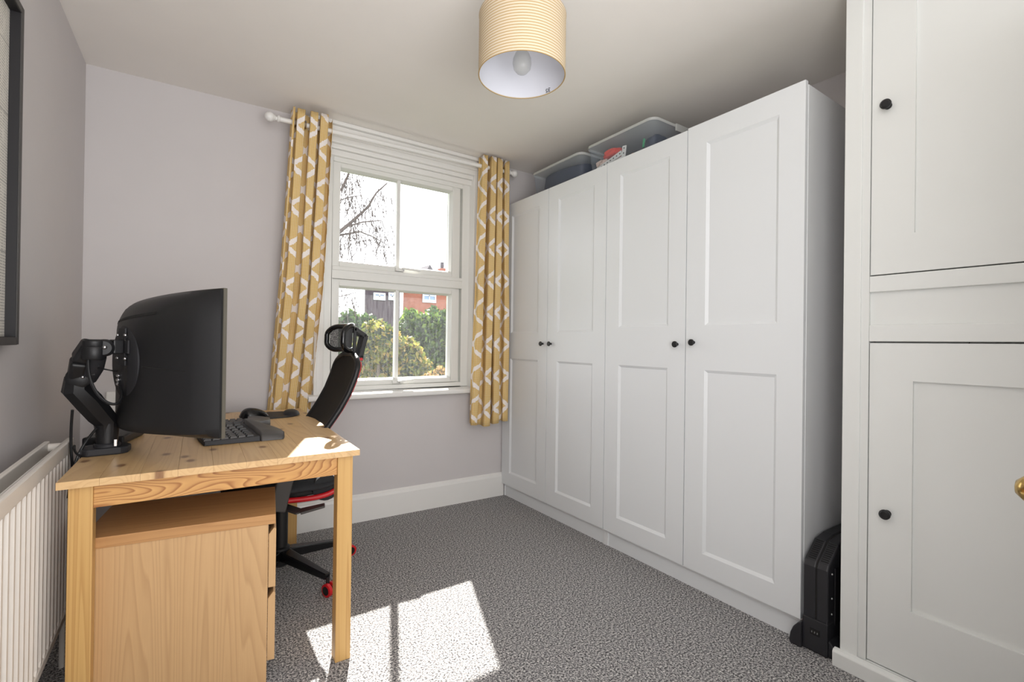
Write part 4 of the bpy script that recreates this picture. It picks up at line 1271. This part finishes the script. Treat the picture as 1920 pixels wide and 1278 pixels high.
# yoke that carries the headrest
yk = MB()
for sgn in (-1, 1):
    yk.bar((.650, BY + sgn * .035, 1.142), (.706, BY + sgn * .035, 1.105), .014, .020)
    yk.bar((.706, BY + sgn * .035, 1.112), (.682, BY + sgn * .035, 1.005), .014, .020)
    yk.bar((.655, BY + sgn * .035, 1.145), (.650, BY + sgn * .035, 1.010), .014, .014)
yk.box(.645, BY - .042, .998, .694, BY + .042, 1.014)
yk.build('headrest_yoke', M['black'], ch, bevel=.003)
MB().box(.672, BY - .052, .990, .688, BY - .036, 1.003).build('yoke_clip', M['red'], ch, bevel=.003)

# ================================================================== STORAGE TUBS ON THE WARDROBE
def rrect(x0, y0, x1, y1, r, n=6):
    o = []
    for (cx_, cy_, a0q) in ((x1 - r, y1 - r, 0), (x0 + r, y1 - r, PI / 2), (x0 + r, y0 + r, PI), (x1 - r, y0 + r, 3 * PI / 2)):
        for k in range(n + 1):
            a_ = a0q + PI / 2 * k / n; o.append((cx_ + r * math.cos(a_), cy_ + r * math.sin(a_)))
    return o
def tub(lab, x0, y0, x1, y1, zb, zt, tilt=0):
    root = thing('storage_tub', ((x0 + x1) / 2, (y0 + y1) / 2, zb), lab, 'storage box', 'clear storage tubs on the wardrobes')
    top = rrect(x0, y0, x1, y1, .035); bot = rrect(x0 + .018, y0 + .018, x1 - .018, y1 - .018, .03)
    n = len(top); m = MB()
    m.add([(a_, b_, zb) for a_, b_ in bot] + [(a_, b_, zt - .012) for a_, b_ in top], [tuple(range(n))[::-1]] + [(i, (i + 1) % n, n + (i + 1) % n, n + i) for i in range(n)])
    m.build('tub', M['tub'], root, True)
    m = MB(); e = .007
    lo_ = rrect(x0 - e, y0 - e, x1 + e, y1 + e, .042); li = rrect(x0 + .02, y0 + .02, x1 - .02, y1 - .02, .03)
    m.add([(a_, b_, zt - .016) for a_, b_ in lo_] + [(a_, b_, zt - .002) for a_, b_ in lo_] + [(a_, b_, zt) for a_, b_ in rrect(x0, y0, x1, y1, .035)] + [(a_, b_, zt - .006) for a_, b_ in li],
          [(j * n + i, j * n + (i + 1) % n, (j + 1) * n + (i + 1) % n, (j + 1) * n + i) for j in range(3) for i in range(n)] + [tuple(3 * n + i for i in range(n))])
    if tilt:
        for i, p in enumerate(m.v): m.v[i] = Vector((p.x, p.y, p.z + tilt * (1 if True else 0)))
    m.build('lid', M['lid'], root, True)
    for yy in (y0 - .010,):
        MB().box((x0 + x1) / 2 - .05, yy - .004, zt - .035, (x0 + x1) / 2 + .05, yy + .006, zt + .002).build('clip', M['lid'], root, bevel=.003)
    return root
TZ = 2.0505
tub('clear lidded tub holding tools and cloth, on the wardrobe tops, farther from the window', 1.905, 1.565, 2.33, 2.045, TZ, 2.222)
tub('clear lidded tub full of navy cloth on the wardrobe corner by the window', 1.905, 2.095, 2.31, 2.575, TZ - .002, 2.212, .006)
def item(mb, name, mat, lab, cat, **kw):
    return mb.build(name, mat, None, label=lab, cat=cat, group='things in the storage tubs', **kw)
def lump(c, rx, ry, rz, seed, amp=.12):
    rnd = random.Random(seed); a1, a2, a3 = [rnd.uniform(0, 6) for _ in range(3)]
    m = MB().ball((0, 0, 0), 1, n=26, m=16)
    for i, p in enumerate(m.v):
        p = Vector(p); q = Vector([math.copysign(abs(t_) ** .6, t_) for t_ in p])
        k = 1 + amp * math.sin(5 * p.x + a1) * math.cos(4 * p.y + a2) + amp * .5 * math.sin(9 * p.z + a3 + 6 * p.y)
        m.v[i] = Vector((c[0] + q.x * rx * k, c[1] + q.y * ry * k, c[2] + q.z * rz * min(1.0, k)))
    return m
M['navy'] = flat('navy_cloth', rgb(38, 44, 66), .95, var=.3, scale=20)
M['grey_cloth'] = flat('grey_cloth', rgb(88, 96, 106), .95, var=.2, scale=14)
M['coral'] = flat('coral_cloth', rgb(226, 78, 62), .8, var=.15, scale=20)
M['pinkish'] = flat('pale_pink_cloth', rgb(216, 190, 178), .9, var=.1)
M['orange'] = flat('orange_plastic', rgb(226, 128, 50), .5)
M['green'] = flat('green_plastic', rgb(40, 150, 96), .5)
item(lump((2.105, 2.335, 2.128), .180, .216, .074, 2, .05), 'folded_cloth', M['navy'], 'dark navy cloth filling the tub nearest the window', 'cloth', smooth=True)
item(lump((2.19, 1.84, 2.112), .105, .15, .055, 5), 'folded_cloth', M['grey_cloth'], 'grey cloth lying at the back of the tools tub', 'cloth', smooth=True)
item(lump((2.04, 1.640, 2.118), .075, .040, .060, 8), 'folded_cloth', M['navy'], 'dark blue cloth at the near end of the tools tub', 'cloth', smooth=True)
item(lump((1.975, 1.905, 2.155), .035, .055, .022, 3, .2), 'folded_cloth', M['coral'], 'coral red cloth near the top of the tools tub', 'cloth', smooth=True)
item(lump((1.985, 1.965, 2.112), .045, .040, .030, 4, .2), 'folded_cloth', M['pinkish'], 'pale pink cloth under the coral cloth in the tools tub', 'cloth', smooth=True)
def strip_(a, b, lab):
    a, b = Vector(a), Vector(b)
    m = MB().bar(a, b, .004, .027, up=(0, 0, 1))
    root = m.build('slotted_strip', M['gloss'], None, label=lab, cat='strip', group='things in the storage tubs', bevel=.0008)
    d = (b - a); s_ = d.length
    nrm = d.normalized().cross(Vector((0, 0, 1))).normalized()
    if nrm.x > 0: nrm = -nrm
    for k in range(int(s_ / .022)):
        c_ = a + d * ((k + .5) / int(s_ / .022)) + nrm * .0022
        e = d.normalized() * .004
        h = MB().bar(c_ - e, c_ + e, .0006, .006).build('slot', M['dark'], root)
strip_((1.932, 1.985, 2.078), (1.932, 1.800, 2.120), 'white slotted strip leaning lengthwise, upper of two, in the tools tub')
strip_((1.932, 1.975, 2.062), (1.936, 1.790, 2.090), 'white slotted strip leaning lengthwise, lower of two, in the tools tub')
strip_((1.930, 1.787, 2.072), (1.930, 1.778, 2.150), 'white slotted strip standing upright in the tools tub')
item(MB().bar((1.94, 1.775, 2.076), (1.95, 1.72, 2.086), .03, .02), 'hand_tool', M['orange'], 'small orange handled tool beside the upright strip in the tub', 'tool', bevel=.004)
item(MB().bar((1.935, 1.655, 2.10), (1.937, 1.650, 2.145), .010, .010), 'marker_pen', M['green'], 'small green pen at the near end of the tools tub', 'pen', bevel=.003)
item(MB().box(2.135, 1.60, 2.053, 2.21, 1.66, 2.150), 'small_box', M['coral'], 'small red box at the back near corner of the tools tub', 'box', bevel=.004)

# ================================================================== BLACK HEATER IN THE GAP
ht = thing('heater', (1.95, .785, 0), 'black upright vented heater standing in the gap beside the wardrobe', 'heater')
hx0, hx1, hy0, hy1 = 1.852, 2.36, .745, .826
hm = .783
side = [(hx0 + .004, 0), (hx0 + .004, .10), (hx0, .12), (hx0, .300), (hx0 + .010, .318), (hx0 + .085, .375), (hx0 + .15, .385), (hx1, .385), (hx1, .03), (hx1, 0)]
MB().prism(side, 'y', hm + .0008, hy1).build('left_shell', M['heater'], ht, bevel=.006, seg=3)
MB().prism(side, 'y', hy0, hm - .0008).build('right_shell', M['heater'], ht, bevel=.006, seg=3)
MB().prism([(x + .002 if x < 2 else x - .002, z - .002 if z > .05 else z + .002) for x, z in side], 'y', hy0 + .01, hy1 - .01).build('core', M['dark'], ht)
for (ya, yb2) in ((hy1 - .034, hy1 - .010), (hy0 + .006, hm - .008)):
    for k in range(10):
        t_ = k / 9
        x = hx0 + .018 + .062 * t_; z = .3238 + .0472 * t_ + .0008
        MB().bar((x, ya, z), (x, yb2, z), .0032, .0022).build('vent_slot', M['dark'], ht)
for z in (.285, .20, .145):
    MB().ball((hx0 + .030, hy0 - .0005, z), .0036, n=8, m=6).build('screw', M['steel'], ht, True)
MB().box(hx0 + .05, hy0 - .004, .10, hx1 - .05, hy0 + .002, .30).build('front_grille', M['frame_black'], ht, bevel=.003)
MB().box(hx0 - .003, hy0 - .001, .002, hx0 + .20, hy1 + .001, .118).build('lower_cowl', M['heater'], ht, bevel=.004)
MB().box(hx0 - .0045, .768, .062, hx0 + .004, .800, .084).build('power_inlet', M['dark'], ht, bevel=.001)
for dy in (.775, .784, .793):
    MB().box(hx0 - .0065, dy - .0015, .070, hx0 - .002, dy + .0015, .076).build('pin', M['steel'], ht)
MB().prism([(.824, 0), (.824, .092), (.834, .090), (.852, .066), (.862, .040), (.866, .012), (.862, 0)], 'x', hx0 - .016, hx0 + .012).build('foot', M['heater'], ht, bevel=.004)
MB().prism([(.747, 0), (.747, .060), (.738, .056), (.724, .040), (.716, .018), (.714, 0)], 'x', hx0 + .006, hx0 + .075).build('foot', M['heater'], ht, bevel=.004)
